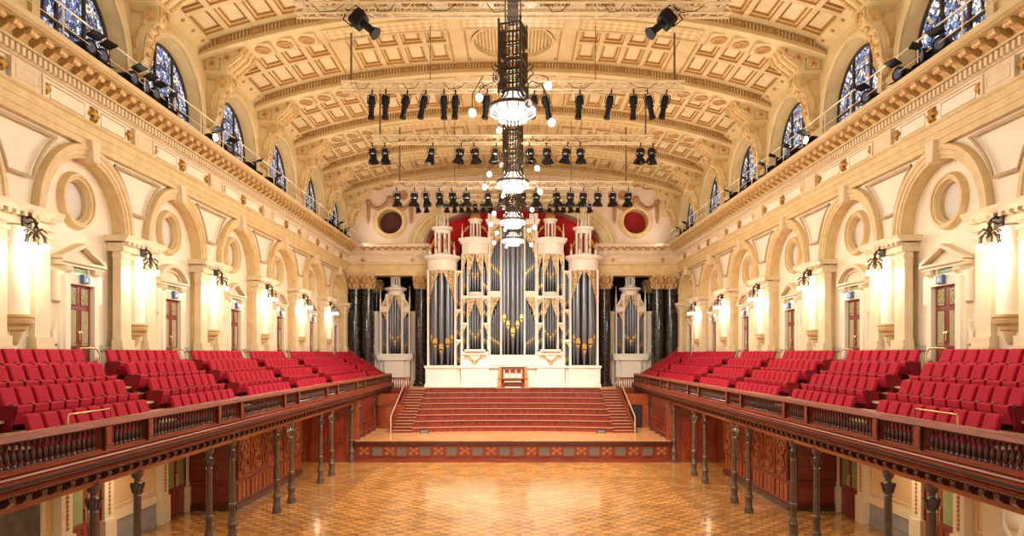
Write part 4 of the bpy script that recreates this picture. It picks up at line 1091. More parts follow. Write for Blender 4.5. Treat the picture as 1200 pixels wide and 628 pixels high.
def lace(mb, x0, x1, y, zlo, zhi, cut):      # gilded fretwork hanging under an arch: corners deep, middle open
    n = 12; top = [(x0,zhi),(x1,zhi)]
    low = [(x1+(x0-x1)*k/n, zhi-(zhi-zlo)*(abs(1-2*k/n)**cut)) for k in range(n+1)]
    for k in range(n): mb.prism([low[k], (low[k][0],zhi+.001), (low[k+1][0],zhi+.001), low[k+1]], 'y', y-.05, y+.02)
def half_lace(mb, x0, x1, y, zlo, zhi):      # triangular bracket of fretwork, deep at x0
    mb.prism([(x0,zlo),(x0+(x1-x0)*.35,zlo+(zhi-zlo)*.55),(x1,zhi),(x0,zhi)], 'y', y-.05, y+.02)
# case base (local coordinates: z=0 is the organ floor)
b = MB().box(-6.1,6.1,.1,2.6,0,1.38).box(-6.2,6.2,-.02,.4,0,.22).box(-6.28,6.28,-.08,.5,1.38,1.48).box(-6.2,6.2,0,.5,1.48,1.56)
for q in (-1, 1):
    b.box(q*5.13-1.12,q*5.13+1.12,-.45,.2,0,1.4).box(q*5.13-1.2,q*5.13+1.2,-.55,.2,1.4,1.56).box(q*5.13-1.18,q*5.13+1.18,-.52,.2,0,.2)
    b.box(q*2.72-1.0,q*2.72+1.0,-.28,.2,0,1.4).box(q*2.72-1.08,q*2.72+1.08,-.36,.2,1.4,1.56).box(q*2.72-1.06,q*2.72+1.06,-.34,.2,0,.2)
    for (c, yy, w) in ((5.13,-.45,.9),(2.72,-.28,.8)):
        b.tube([(q*c-w,yy,.32),(q*c+w,yy,.32),(q*c+w,yy,1.26),(q*c-w,yy,1.26)], .03, 5, True)
        for e in (-1,1): b.box(q*c+e*w-.05+e*.13,q*c+e*w+.05+e*.13,yy-.05,yy,.22,1.38)
    b.tube([(q*1.65,.1,.32),(q*.7,.1,.32),(q*.7,.1,1.26),(q*1.65,.1,1.26)], .03, 5, True)
    b.box(q*4.0-.2,q*4.0+.2,0,.2,.2,1.38)
b.build('case_base', OWHITE, org)
MB().box(-1.7,1.7,-.06,.2,1.58,2.36).box(-.28,.28,-.2,.1,1.3,1.62).build('centre_apron', OWHITE, org)
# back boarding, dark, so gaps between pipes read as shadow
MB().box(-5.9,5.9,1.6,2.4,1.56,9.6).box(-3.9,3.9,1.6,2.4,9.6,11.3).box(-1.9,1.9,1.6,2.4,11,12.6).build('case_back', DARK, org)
B = 1.56
for q in (-1, 1):
    # round outer tower
    tw = MB(); gx = q*5.13
    for dx in (-.98,.98): tw.box(gx+dx-.07,gx+dx+.07,.0,1.6,B,8.6)
    tw.lathe([(1.08,8.55),(1.08,9.3),(1.18,9.36),(1.34,9.52),(1.36,9.64),(1.0,9.68)], (gx,.55,0), 'z', 24)
    tw.lathe([(1.06,B-.1),(1.06,B+.02)], (gx,.55,0), 'z', 24)
    lantern(tw, gx, .55, 9.66, .58, 2.15)
    for k in range(8):
        a = 2*pi*(k+.5)/8; spire(tw, gx+.95*cos(a), .55+.95*sin(a), 9.66, 1.0 if k % 2 else .8, .06); spire(tw, gx+.42*cos(a), .55+.42*sin(a), 11.8, 1.0, .05)
    spire(tw, gx, .55, 11.8, 1.35, .09)
    tower = tw.build('round_tower', OWHITE, org, smooth=40)
    gl = MB()
    for k in range(9):                          # fretwork follows the curve of the tower
        a0, a1 = pi+pi*k/9+.02, pi+pi*(k+1)/9-.02; dep = [2.6,2.1,1.3,.45,.25,.45,1.3,2.1,2.6][k]
        p0 = (gx+1.0*cos(a0),.55+1.0*sin(a0)); p1 = (gx+1.0*cos(a1),.55+1.0*sin(a1))
        nx = [2.6,2.3,1.7,.9,.25,.25,.9,1.7,2.3,2.6]; d0, d1 = nx[k], nx[k+1]
        gl.add([(*p0,8.56),(*p1,8.56),(*p1,8.56-d1),(*p0,8.56-d0)], [(0,1,2,3)])
        i0 = (gx+.95*cos(a0),.55+.95*sin(a0)); i1 = (gx+.95*cos(a1),.55+.95*sin(a1))
        gl.add([(*i0,8.56),(*i1,8.56),(*i1,8.56-d1),(*i0,8.56-d0),(*p1,8.56-d1),(*p0,8.56-d0)], [(0,3,2,1),(3,5,4,2)])
    gl.build('gilded_fretwork', LACE, tower)
    for k, (an, z1, ft) in enumerate(((198,7.2,1.9),(232,8.0,1.55),(270,8.55,1.15),(308,8.0,1.55),(342,7.2,1.9))):
        a = radians(an); put_pipe(tower, gx+.72*cos(a), .55+.72*sin(a), B, z1, .205 if k in (1,2,3) else .17, ft)
    cr = MB()
    for k in range(8):
        a = 2*pi*(k+.5)/8
        cr.sphere((gx+.98*cos(a),.55+.98*sin(a),10.2), .09, 6); cr.tube([(gx+.62*cos(a),.55+.62*sin(a),10.9),(gx+.8*cos(a),.55+.8*sin(a),10.5),(gx+.98*cos(a),.55+.98*sin(a),10.3)], .045, 5)
    cr.build('gilded_crockets', OGOLD, tower)
    # narrow flat between the towers
    nf = MB()
    for xx in (3.72,4.18): nf.box(q*xx-.06,q*xx+.06,.15,1.6,B,8.6)
    for zz in (3.42,5.65,8.5): nf.box(min(q*3.66,q*4.24),max(q*3.66,q*4.24),.15,1.6,zz-.07,zz+.07)
    nfo = nf.build('narrow_flat', OWHITE, org)
    g = MB()
    for zz in (3.35,5.58,8.43): half_lace(g, q*4.12, q*3.78, .2, zz-.75, zz)
    g.build('gilded_fretwork', LACE, nfo)
    for (z0, z1) in ((B,3.3),(3.5,5.5),(5.74,8.3)):
        for k in range(2): put_pipe(nfo, q*(3.87+.17*k), .5, z0, z1, .08, .35+.15*k)
    # pointed tower
    pt = MB()
    for xx in (1.78,2.20,3.24,3.66): pt.box(q*xx-.055,q*xx+.055,-.05 if 2 < xx < 3.4 else .1,1.6,2.7,9.8)
    for zz in (4.66,): 
        for (a,b_) in ((1.74,2.24),(3.2,3.7)): pt.box(min(q*a,q*b_),max(q*a,q*b_),.1,1.6,zz-.07,zz+.07)
    pt.box(q*2.72-1.0,q*2.72+1.0,.05,1.6,6.52,6.72).box(q*2.72-.62,q*2.72+.62,-.3,1.6,6.5,6.66).lathe([(.50,6.66),(.56,6.74),(.50,6.98)], (q*2.72,.2,0), 'z', 20).box(q*2.72-1.06,q*2.72+1.06,-.02,1.6,6.44,6.54)
    pt.box(q*2.72-.95,q*2.72+.95,.0,1.6,2.36,2.62).box(q*2.72-.74,q*2.72+.74,-.22,1.6,2.62,2.76).box(q*2.72-1.0,q*2.72+1.0,.1,1.6,B,2.36)
    # upper entablature, splayed forward in the middle
    for (z0, z1, ex) in ((9.75,10.55,0),(10.55,10.72,.12),(10.72,10.94,.24)):
        pt.prism([(q*2.72-.95-ex,1.6),(q*2.72-.95-ex,.1-ex*.5),(q*2.72-.45,-.35-ex),(q*2.72+.45,-.35-ex),(q*2.72+.95+ex,.1-ex*.5),(q*2.72+.95+ex,1.6)], 'z', z0, z1)
    lantern(pt, q*2.72, .5, 10.9, .40, 1.5)
    for dx in (-.95,.95): spire(pt, q*2.72+dx, .3, 10.9, 1.1, .065)
    pto = pt.build('pointed_tower', OWHITE, org, smooth=40)
    g = MB()
    lace(g, q*2.72-.5, q*2.72+.5, -.05, 5.0, 6.5, .8); lace(g, q*2.72-.5, q*2.72+.5, -.05, 8.1, 9.78, .8)
    for (a, b_) in ((1.8,2.18),(3.64,3.26)):
        half_lace(g, q*a, q*b_, .1, 5.6, 6.42); half_lace(g, q*a, q*b_, .1, 3.7, 4.6); half_lace(g, q*a, q*b_, .1, 7.9, 9.75)
    cw = MB().lathe([(.36,12.4),(.40,12.5),(.34,12.62),(.12,12.8),(.02,13.0)], (q*2.72,.5,0), 'z', 12)
    for k in range(8): cw.tube([(q*2.72+.36*cos(k*pi/4),.5+.36*sin(k*pi/4),12.45),(q*2.72+.3*cos(k*pi/4),.5+.3*sin(k*pi/4),12.72),(q*2.72,.5,12.95)], .04, 5)
    for dx in (-1,1): cw.tube([(q*2.72+dx*.45,.4,11.9),(q*2.72+dx*.68,.38,11.62),(q*2.72+dx*.95,.35,11.35)], .045, 5).sphere((q*2.72+dx*.7,.38,11.72), .08, 6).sphere((q*2.72+dx*.58,.38,11.85), .07, 6)
    cw.build('gilded_crown', OGOLD, pto); g.build('gilded_fretwork', LACE, pto)
    v = MB()
    v.tube([(q*2.72-.78,-.12,2.2),(q*2.72-.5,-.12,2.28),(q*2.72-.2,-.12,2.0),(q*2.72,-.12,1.66),(q*2.72+.2,-.12,2.0),(q*2.72+.5,-.12,2.28),(q*2.72+.78,-.12,2.2)], .05, 6)
    v.tube([(q*2.72-.45,-.12,2.2),(q*2.72,-.14,1.86),(q*2.72+.45,-.12,2.2)], .045, 6)
    v.build('gilded_scroll', OGOLD, pto)
    for (z0, z1, zs) in ((2.8,6.45,4.0),(7.0,9.75,7.9)):
        tips = [.80,.93,1.0,.93,.80]
        for k in range(5):
            ft = (.75+.22*abs(k-2)) if z0 < 4 else (1.0+.22*abs(k-2))
            put_pipe(pto, q*2.72-.38+.19*k, .28-.05*(2-abs(k-2)), z0, z0+(z1-z0)*tips[k], .09, ft)
        for (a, sg) in ((1.99,1),(3.45,-1)):
            for (za, zb) in (((2.7,4.55),(4.75,6.4)) if z0 < 4 else ((6.75,8.9),)):
                for k in range(2): put_pipe(pto, q*(a-.09+.18*k), .5, za, zb, .082, .55+.12*k)
    # inner flat beside the centre
    nf = MB()
    nf.box(q*.84-.06,q*.84+.06,-.1,1.6,2.36,12.0).box(q*1.68-.06,q*1.68+.06,.0,1.6,2.36,12.0).box(min(q*.8,q*1.72),max(q*.8,q*1.72),-.02,1.6,6.62,7.05)
    nf.box(min(q*.55,q*1.85),max(q*.55,q*1.85),-.1,1.6,11.95,12.15).box(min(q*.45,q*1.95),max(q*.45,q*1.95),-.2,1.6,12.15,12.32).box(min(q*1.2,q*1.8),max(q*1.2,q*1.8),-.04,1.6,12.32,12.75)
    nfo = nf.build('inner_flat', OWHITE, org)
    g = MB(); half_lace(g, q*1.64, q*.92, .05, 4.6, 6.62)
    half_lace(g, q*1.64, q*.92, .05, 9.3, 10.95)
    g.box(min(q*.9,q*1.62),max(q*.9,q*1.62),.0,.06,10.95,11.95); g.build('gilded_fretwork', LACE, nfo)
    for k in range(5):
        put_pipe(nfo, q*(.97+.145*k), .3, 2.36, 6.6-.42*k, .07, .75+.10*k)
        put_pipe(nfo, q*(.97+.145*k), .3, 7.05, 10.9, .07, 1.25+.16*(4-k) if False else 1.3+.14*k)
cp = MB().box(-.9,.9,-.12,1.6,12.0,12.3).box(-.7,.7,-.1,1.6,12.3,12.7).build('centre_cornice', OWHITE, org)
for k, (x, ft, r) in enumerate(((-.62,2.6,.16),(-.34,2.1,.17),(0,1.55,.20),(.34,2.1,.17),(.62,2.6,.16))):
    put_pipe(org, x, .0-.05*(2-abs(k-2)), 2.36, 11.9, r, ft)

def wing(s):
    sd = SIDE[s]
    t = thing('side_organ', 'smaller white and gold organ case between the black columns on the %s' % sd, 'organ', (s*9.0,53.75,3.6))
    m = MB().box(-1.15,1.15,.1,1.4,0,1.9).box(-.75,.75,-.25,.4,0,1.9).box(-1.3,1.3,-.05,1.4,1.9,2.05).box(-.9,.9,-.4,.4,1.9,2.05).box(-1.38,1.38,-.1,1.4,2.05,2.4).box(-1.2,1.2,-.02,1.4,0,.2)
    for x in (-1.1,-.56,.56,1.1): m.box(x-.06,x+.06,-.05 if abs(x) < 1 else .05,1.2,2.4,6.05 if abs(x) > 1 else 6.9)
    for e in (-1,1):
        m.box(min(e*.56,e*1.16),max(e*.56,e*1.16),.0,1.2,5.62,5.95); spire(m, e*1.12, .1, 6.0, 1.5, .07)
        m.prism([(e*.6,5.95),(e*1.05,5.95),(e*.98,6.3),(e*.78,6.55),(e*.72,6.95),(e*.6,7.0)], 'y', .05, .4)
    m.lathe([(.62,6.85),(.62,7.15),(.85,7.3),(.88,7.42),(.5,7.5)], (0,.35,0), 'z', 20)
    lantern(m, 0, .35, 7.45, .36, .95)
    t_ = m.build('case', OWHITE, t, smooth=40)
    g = MB()
    lace(g, -.52, .52, .0, 5.5, 6.9, .9)
    for e in (-1,1): half_lace(g, e*.62, e*1.06, .1, 4.75, 5.62); g.prism([(e*.64,5.98),(e*.98,5.98),(e*.9,6.28),(e*.66,6.5)], 'y', .0, .06)
    g.build('gilded_fretwork', LACE, t)
    for k, (x, z1, ft, r) in enumerate(((-.38,6.1,1.25,.09),(-.2,6.6,1.1,.10),(0,6.9,.8,.12),(.2,6.6,1.1,.10),(.38,6.1,1.25,.09))): put_pipe(t, x, .3-.06*(2-abs(k-2)), 2.4, z1, r, ft)
    for e in (-1,1):
        for k in range(4): put_pipe(t, e*(.65+.125*k), .4, 2.4, 4.9+.2*(0 if k > 2 else 2-k) if False else 5.5-.12*k, .055, .65-.08*k if False else .45+.12*k)
    w = MB()
    for e in (-1,1):
        w.box(min(e*1.2,e*1.62),max(e*1.2,e*1.62),.3,.9,0,5.6).box(min(e*1.18,e*1.66),max(e*1.18,e*1.66),.26,.94,5.5,5.66).box(min(e*1.18,e*1.66),max(e*1.18,e*1.66),.26,.94,2.9,3.0)
    w.build('flanking_panel', OWHITE, t)
for s in (-1, 1): wing(s)
# console
co = thing('organ_console', 'wooden organ console with ivory keyboards in front of the white organ base', 'console', (0,50.12,3.6))
for q in (-1,1): MB().box(min(q*.82,q*1.0),max(q*.82,q*1.0),-.45,.45,0,1.45).build('cheek', WOODO, co)
MB().box(-.82,.82,-.05,.45,0,1.42).box(-1.02,1.02,-.48,.45,.60,.66).box(-1.02,1.02,-.3,.45,1.42,1.47).build('body', WOODP, co)
m = MB()
for x in (-.62,-.22,.22,.62): m.box(x-.05,x+.05,-.14,-.04,.66,1.36)
m.box(-.8,.8,-.14,-.04,1.3,1.38).build('jamb_frame', M('pale_frame',(.74,.50,.30)), co)
m = MB()
for (x0,x1) in ((-.56,-.28),(-.16,.16),(.28,.56)): m.box(x0,x1,-.12,-.06,.68,1.0)
m.build('music_desk', IVORY, co)
m = MB()
for k in range(3): m.box(-.6,.6,-.42+.12*k,-.32+.12*k,.40+.07*k,.44+.07*k)
m.build('keyboard', IVORY, co)
MB().box(-.55,.55,-.75,-.35,.02,.08).build('pedalboard', IVORY, co)
pl = thing('console_platform', 'low wooden platform jutting from the top tier under the organ console', 'platform', (0,49.95,3.3))
MB().box(-1.2,1.2,-.55,.3,.0,.27).build('riser', WOODR, pl); MB().box(-1.24,1.24,-.6,.3,.27,.3).build('top', NOSE, pl)

# ------------------------------------------------------------------ chandeliers down the middle of the hall
def chandelier():
    t = thing('chandelier', '', 'chandelier')
    w = .30; top = 2.15
    tw = MB()
    for (a, b_) in ((-1,-1),(1,-1),(1,1),(-1,1)): tw.box(a*w-.025,a*w+.025,b_*w-.025,b_*w+.025,.30,top+.15)
    for z in (.40,.78,1.16,1.20,1.55,1.9,top):
        for q in (-1,1): tw.box(-w,w,q*w-.015,q*w+.015,z-.02,z+.02).box(q*w-.015,q*w+.015,-w,w,z-.02,z+.02)
    for k in range(-2,3):
        for q in (-1,1): tw.box(k*.1-.01,k*.1+.01,q*w-.01,q*w+.01,.4,top).box(q*w-.01,q*w+.01,k*.1-.01,k*.1+.01,.4,top)
    o = tw.build('lattice_tower', BRONZE, t); o.rotation_euler = (0,0,radians(-17))
    s_ = MB().box(-.15,.15,-.15,.15,top+.1,top+.75); 
    for (a, b_) in ((-1,-1),(1,-1),(1,1),(-1,1)): s_.box(a*.2-.02,a*.2+.02,b_*.2-.02,b_*.2+.02,top,7.3)
    for k in range(12): s_.box(-.2,.2,-.2,-.19,top+.4*k+.2,top+.4*k+.23).box(-.2,.2,.19,.2,top+.4*k+.2,top+.4*k+.23)
    s_.build('suspension_stem', IRON, t)
    # lit crystal crown, ring and fringe
    MB().lathe([(.24,.36),(.30,.22),(.56,.02)], n=28, cap=False).lathe([(.60,-.04),(.55,-.12),(.40,-.22),(.2,-.28),(.02,-.29)], n=28, cap=False).build('crystal_bowl', CRYST, t, smooth=60)
    rg = MB().lathe([(.58,-.05),(.64,-.05),(.65,.03),(.60,.05),(.56,.03)], n=28, cap=False).lathe([(.23,.36),(.26,.36),(.27,.41),(.23,.42)], n=20, cap=False)
    for k in range(12):
        a = 2*pi*k/12; rg.tube([(.25*cos(a),.25*sin(a),.37),(.31*cos(a),.31*sin(a),.23),(.58*cos(a),.58*sin(a),.02)], .02, 5).tube([(.60*cos(a+.26),.60*sin(a+.26),-.05),(.56*cos(a+.26),.56*sin(a+.26),-.13),(.41*cos(a+.26),.41*sin(a+.26),-.23),(.2*cos(a+.26),.2*sin(a+.26),-.29)], .016, 5)
    rg.build('gallery_ring', BRONZE, t)
    fr = MB()
    for k in range(36):
        a = 2*pi*k/36; fr.lathe([(.004,.0),(.02,-.06),(.028,-.10),(.004,-.15)], (.60*cos(a),.60*sin(a),-.06), 'z', 5)
    for k in range(24):
        a = 2*pi*k/24; fr.lathe([(.004,.0),(.02,-.06),(.028,-.10),(.004,-.16)], (.38*cos(a),.38*sin(a),-.22), 'z', 5)
    fr.build('crystal_fringe', CRYST, t)
    for k in range(8):
        a = 2*pi*k/8+.35; hi = k % 2; ca, sa = cos(a), sin(a)
        R = 1.02 if hi else 1.14; zg = .42 if hi else -.28
        am = MB().tube([(.32*ca,.32*sa,.55),(.55*ca,.55*sa,.78),(.85*ca,.85*sa,.72),(R*ca,R*sa,.62 if hi else .2),(R*ca,R*sa,zg+.1)], .016, 6)
        am.tube([(.34*ca,.34*sa,.9),(.5*ca,.5*sa,1.1),(.6*ca,.6*sa,1.0),(.52*ca,.52*sa,.92)], .02, 5)
        am = am.build('arm', BRONZE, t)
        MB().sphere((R*ca,R*sa,zg), .10, 12, (1,1,1.1)).build('globe', BULB if k not in (1,2,5,6) else CLEARG, am, smooth=80)
    fl = MB()
    for k in range(14):
        a = 2*pi*k/14*1.7; z = .6+.11*k; fl.sphere((.36*cos(a),.36*sin(a),z), .045, 6).tube([(.3*cos(a),.3*sin(a),z),(.42*cos(a),.42*sin(a),z+.05)], .018, 5)
    fl.build('gilt_blossoms', BRASS, t)
    return freeze(t)
ch = chandelier(); CH = [(19.0,12.66),(27.3,12.66),(34.35,12.52),(40.35,12.58)]
for k, (y, z) in enumerate(CH):
    c = ch if k == 0 else copy_tree(ch)
    c.location = (0,y,z); c['group'] = 'lit crystal chandeliers along the centre of the hall'
    c['label'] = ['largest and nearest lit chandelier under a tall dark lattice tower','second lit chandelier from the camera, hanging just below the nearest one','third lit chandelier from the camera, seen against the organ top','farthest and lowest lit chandelier, in front of the organ pipes'][k]

# wall sconces
def sconce():
    t = thing('wall_sconce', '', 'wall lamp')
    MB().box(-.02,.03,-.16,.16,-.16,.16).build('back_plate', BRONZE, t)
    a = MB().tube([(0,0,.05),(.10,0,.10),(.20,0,.02),(.24,0,-.08)], .03, 6).tube([(0,0,-.1),(.10,0,-.05),(.22,0,.0)], .022, 6)
    a.lathe([(.01,-.02),(.06,-.05),(.03,-.12),(.07,-.2),(.03,-.28),(.05,-.36),(.09,-.42),(.05,-.5),(.02,-.58)], (.24,0,0), 'z', 10)
    for k in range(6):
        an = 2*pi*k/6; c, s_ = cos(an), sin(an)
        a.tube([(.24,0,-.36),(.24+.10*c,.12*s_,-.30),(.24+.19*c,.24*s_,-.42),(.24+.22*c,.28*s_,-.58)], .022, 5).sphere((.24+.19*c,.24*s_,-.40), .04, 6)
        a.tube([(.24,0,-.30),(.24+.14*c,.16*s_,-.2),(.24+.24*c,.30*s_,-.3)], .018, 5)
    a.build('stem', BRONZE, t)
    g = MB().sphere((0,0,0), .07, 10, (1,1,1.1)).mesh('globe', BULBS, 1, 80)
    for k in range(6):
        an = 2*pi*k/6; link('globe', g, t, (.24+.22*cos(an),.28*sin(an),-.66))
    return freeze(t)
sc0 = sconce(); first = True; SCON = []
for s in (-1, 1):
    for k, yp in enumerate(PIERS[2:-1]):
        c = sc0 if first else copy_tree(sc0); first = False
        c.location = (s*12.21, yp, 9.36); c.rotation_euler = (0,0,0 if s < 0 else pi)
        c['label'] = 'dark bronze lamp cluster with glowing globes on the %s wall, %s from the camera' % (SIDE[s], TOWORDS[k])
        c['group'] = 'bronze wall lamps between the arches'
        SCON.append((s*11.72, yp, 8.62))

# ------------------------------------------------------------------ lighting bars and theatre lamps
TR = [(23.3,17.38,7.2,'nearest'),(29.0,17.0,7.05,'second'),(35.05,16.65,7.0,'third'),(41.15,15.85,7.0,'fourth'),(47.2,16.45,4.6,'fifth and farthest')]
ORD5 = ['nearest','second','third','fourth','fifth']
for k, (y, z, L, nm) in enumerate(TR):
    t = thing('hanging_lighting_truss', 'cream lattice lighting bar hung across the hall, %s from the camera' % nm, 'lighting bar', (0,y,z), group='lighting bars under the ceiling')
    m = MB(); h = .17
    for (dy, dz) in ((-h,-h),(h,-h),(-h,h),(h,h)): m.tube([(-L,dy,dz),(L,dy,dz)], .04, 6)
    n = int(L/.3)
    for f in ((-h,0),(h,0)):
        pts = [(-L+2*L*i/(2*n), f[0], h if i % 2 else -h) for i in range(2*n+1)]
        m.tube(pts, .026, 4)
    pts = [(-L+2*L*i/(2*n), h if i % 2 else -h, -h) for i in range(2*n+1)]; m.tube(pts, .026, 4)
    for i in range(10): m.box(-L+i*2*L/9.5,-L+i*2*L/9.5+.5,-.14,.14,.14,.18)
    m.build('lattice', TRUSSM, t)
    if k < 4:
        for q in (-1,1):
            MB().tube([(q*(L-.4),0,.1),(q*(L-.4),0,zc(L-.4)-z+.55)], .045, 6).build('suspension_rod', IRON, t)
            MB().tube([(q*3.4,0,.15),(q*3.4,0,zc(3.4)-z+.55)], .018, 5).build('suspension_cable', IRON, t)
    cb = MB(); x = -L+.6
    rnd = random.Random(k)
    while x < L-1:
        w = rnd.uniform(.5,1.2); cb.tube([(x,-.2,.1),(x+w*.25,-.22,-.10-.1*rnd.random()),(x+w*.7,-.22,-.14),(x+w,-.2,.1)], .012, 4); x += w+rnd.uniform(.5,1.6)
    cb.build('cable_loops', BLACK, t)
def profile_lamp():                      # long ellipsoidal spotlight pointing down
    t = thing('profile_spotlight', '', 'spotlight')
    MB().lathe([(.05,.34),(.13,.32),(.15,.2),(.16,.0),(.13,-.05),(.11,-.12),(.11,-.48),(.135,-.5),(.135,-.62),(.10,-.62)], n=14).box(-.15,.15,-.03,.03,-.14,-.10).build('body', BLACK, t, smooth=40)
    MB().tube([(-.19,0,.0),(-.19,0,.36),(0,0,.42),(.19,0,.36),(.19,0,.0)], .018, 5).tube([(0,0,.40),(0,0,.60)], .03, 6).build('yoke', BLACK, t)
    MB().lathe([(.09,-.60),(.01,-.615)], n=14).build('lens', M('dark_lens',(.12,.10,.08)), t)
    return freeze(t)
def fresnel_lamp():                      # squat lamp with barn doors
    t = thing('fresnel_spotlight', '', 'spotlight')
    MB().box(-.15,.15,-.15,.15,-.12,.20).lathe([(.15,-.12),(.17,-.22),(.16,-.24)], n=14).box(-.12,.12,-.12,.12,.2,.26).build('body', BLACK, t)
    b = MB()
    for (a, c) in ((0,1),(1,0),(0,-1),(-1,0)):
        p = (-c*.15, a*.15)
        b.add([(a*.16-c*.15,c*.16+a*.15,-.24),(a*.16+c*.15,c*.16-a*.15,-.24),(a*.24+c*.22,c*.24-a*.22,-.46),(a*.24-c*.22,c*.24+a*.22,-.46),
               (a*.17-c*.15,c*.17+a*.15,-.24),(a*.17+c*.15,c*.17-a*.15,-.24),(a*.25+c*.22,c*.25-a*.22,-.46),(a*.25-c*.22,c*.25+a*.22,-.46)],
              [(0,1,2,3),(7,6,5,4),(0,3,7,4),(1,5,6,2),(2,6,7,3)])
    b.build('barn_doors', BLACK, t)
    MB().lathe([(.165,-.05),(.175,-.05),(.175,.02),(.165,.02)], n=14).build('shiny_band', M('steel_band',(.55,.55,.55),metal=.8,rough=.3), t)
    MB().tube([(-.21,0,.0),(-.21,0,.30),(0,0,.38),(.21,0,.30),(.21,0,.0)], .018, 5).tube([(0,0,.36),(0,0,.58)], .03, 6).build('yoke', BLACK, t)
    MB().lathe([(.14,-.2),(.01,-.235)], n=14).build('lens', M('dark_lens_glass',(.2,.18,.15)), t)
    return freeze(t)
def follow_lamp():                       # heavy box-bodied spotlight with a narrow snout
    t = thing('follow_spotlight', '', 'spotlight')
    MB().bbox(-.26,.26,-.22,.22,-.42,.02,.05).lathe([(.13,-.42),(.12,-.80),(.14,-.82),(.22,-1.0),(.20,-1.0)], n=14).box(-.29,.29,-.04,.04,-.24,-.16).build('body', BLACK, t)
    MB().tube([(-.31,0,-.2),(-.31,0,.22),(-.1,0,.30),(.31,0,.22),(.31,0,-.2)], .022, 6).tube([(0,0,.28),(0,0,.42)], .035, 6).build('yoke', BLACK, t)
    MB().lathe([(.19,-.97),(.01,-.96)], n=14).build('lens', M('dark_snout_lens',(.12,.10,.08)), t)
    return freeze(t)
BIG = follow_lamp()
PL, FL = profile_lamp(), fresnel_lamp(); usedL = {}
def put_lamp(P, x, y, z, tilt, rz, label, grp, sc=1):
    k = P.name
    c = copy_tree(P) if usedL.get(k) else P; usedL[k] = True
    c.location = (x,y,z); c.rotation_euler = (tilt[0],tilt[1],rz); c.scale = (sc,)*3
    c['label'] = label; c['group'] = grp
rnd = random.Random(3)
def bar(k, pxs, P, dz, kind, sc=1):
    y, z = TR[k][0], TR[k][1]
    for i, px in enumerate(pxs):
        put_lamp(P, (px-601)*(y-.0)/826, y-.25, z+dz, (rnd.uniform(-.12,.12), rnd.uniform(-.2,.2)), rnd.uniform(-.5,.5), 'black %s on the %s lighting bar from camera, %s from left' % (kind, ORD5[k], TOWORDS[i]), 'lamps on the %s lighting bar' % ORD5[k], sc)
bar(1, [437,453,476,497,521,534,570,625,640,678,713,741,760,777], PL, -.80, 'long profile spotlight', 1.0)
bar(2, [438.5,452.5,506,539,557,580,621,641,663,680,749,763], FL, -.78, 'barn door spotlight', 1.0)
bar(3, [466,486,500,516,531,547,572,588,612,628,652,668,683,700,717,735], FL, -.80, 'barn door spotlight', 1.05)
bar(4, [490,500,524,533,541,549,557,566,575,624,633,644,652,660,668,677,690], FL, -.68, 'small spotlight', .78)
for q, nm in ((-1,'left'),(1,'right')):
    y, z = TR[0][0], TR[0][1]
    put_lamp(BIG, q*5.2, y-.2, z-.30, (-.15,q*.85), 0, 'large black tilted spotlight hung on the nearest bar at the %s' % nm, 'large lamps on the nearest lighting bar', 1.0)

# ------------------------------------------------------------------ cornice railing and floodlights
for s in (-1, 1):
    sd = SIDE[s]
    r = thing('cornice_railing', 'thin white safety railing along the cornice below the %s clerestory windows' % sd, 'railing', (s*11.75,10,14.15))
    MB().tube([(0,0,.95),(0,43,.95)], .025, 6).build('top_rail', RAILW, r); MB().tube([(0,0,.45),(0,43,.45)], .012, 5).build('wire', RAILW, r)
    pm = MB().tube([(0,0,0),(0,0,.95)], .024, 6).mesh('post', RAILW)
    for k in range(22): link('post', pm, r, (0,k*2.03+.3,0))
def flood(lit):
    t = thing('floodlight', '', 'floodlight')
    MB().box(-.10,.16,-.10,.10,.0,.04).build('base', BLACK, t)
    MB().tube([(0,-.24,.38),(0,-.24,.06),(0,.24,.06),(0,.24,.38)], .02, 5).build('yoke', BLACK, t)
    MB().lathe([(.07,-.30),(.15,-.28),(.17,-.1),(.17,.12),(.20,.16),(.20,.24),(.17,.24)], (0,0,.38), 'x', 14).build('body', BLACK, t, smooth=40)
    MB().lathe([(.17,.235),(.02,.255)], (0,0,.38), 'x', 14).build('lens', FLOODG if lit else M('flood_lens_dark',(.10,.12,.2),rough=.1), t)
    b = MB()
    for q in (-1,1): b.prism([(.24,q*.02+.38+q*.2),(.24,q*.2+.40),(.50,q*.32+.40),(.50,q*.30+.38)], 'y', -.20, .20)
    b.build('barn_doors', BLACK, t)
    return freeze(t)
FD, FLT = flood(False), flood(True); usedF = [False, False]; FLOODS = []
LF = [(100,0),(114,0),(150,0),(164,0),(176,0),(189,0),(248,1),(266,0),(294,0),(318,0),(386,0),(394,0),(402,0)]
RF = [(1106,0),(1090,0),(1058,0),(1020,0),(950,1),(930,0),(915,0),(902,0),(880,0),(860,0),(808,0),(800,0)]
for s, L in ((-1,LF),(1,RF)):
    for i, (px, lit) in enumerate(L):
        y = 11.95*826/abs(px-601)
        P = FLT if lit else FD
        c = copy_tree(P) if usedF[lit] else P; usedF[lit] = True
        c.location = (s*12.0, y, 14.15); c.rotation_euler = (0, 0, (0 if s < 0 else pi)+rnd.uniform(-.5,.5)); c.scale = (1.1,)*3
        c['label'] = ('bright lit floodlight' if lit else 'black floodlight') + ' standing on the %s cornice ledge, %s from the camera' % (SIDE[s], TOWORDS[i])
        c['group'] = 'floodlights along the cornices'
        FLOODS.append((s*11.9, y, 14.6))

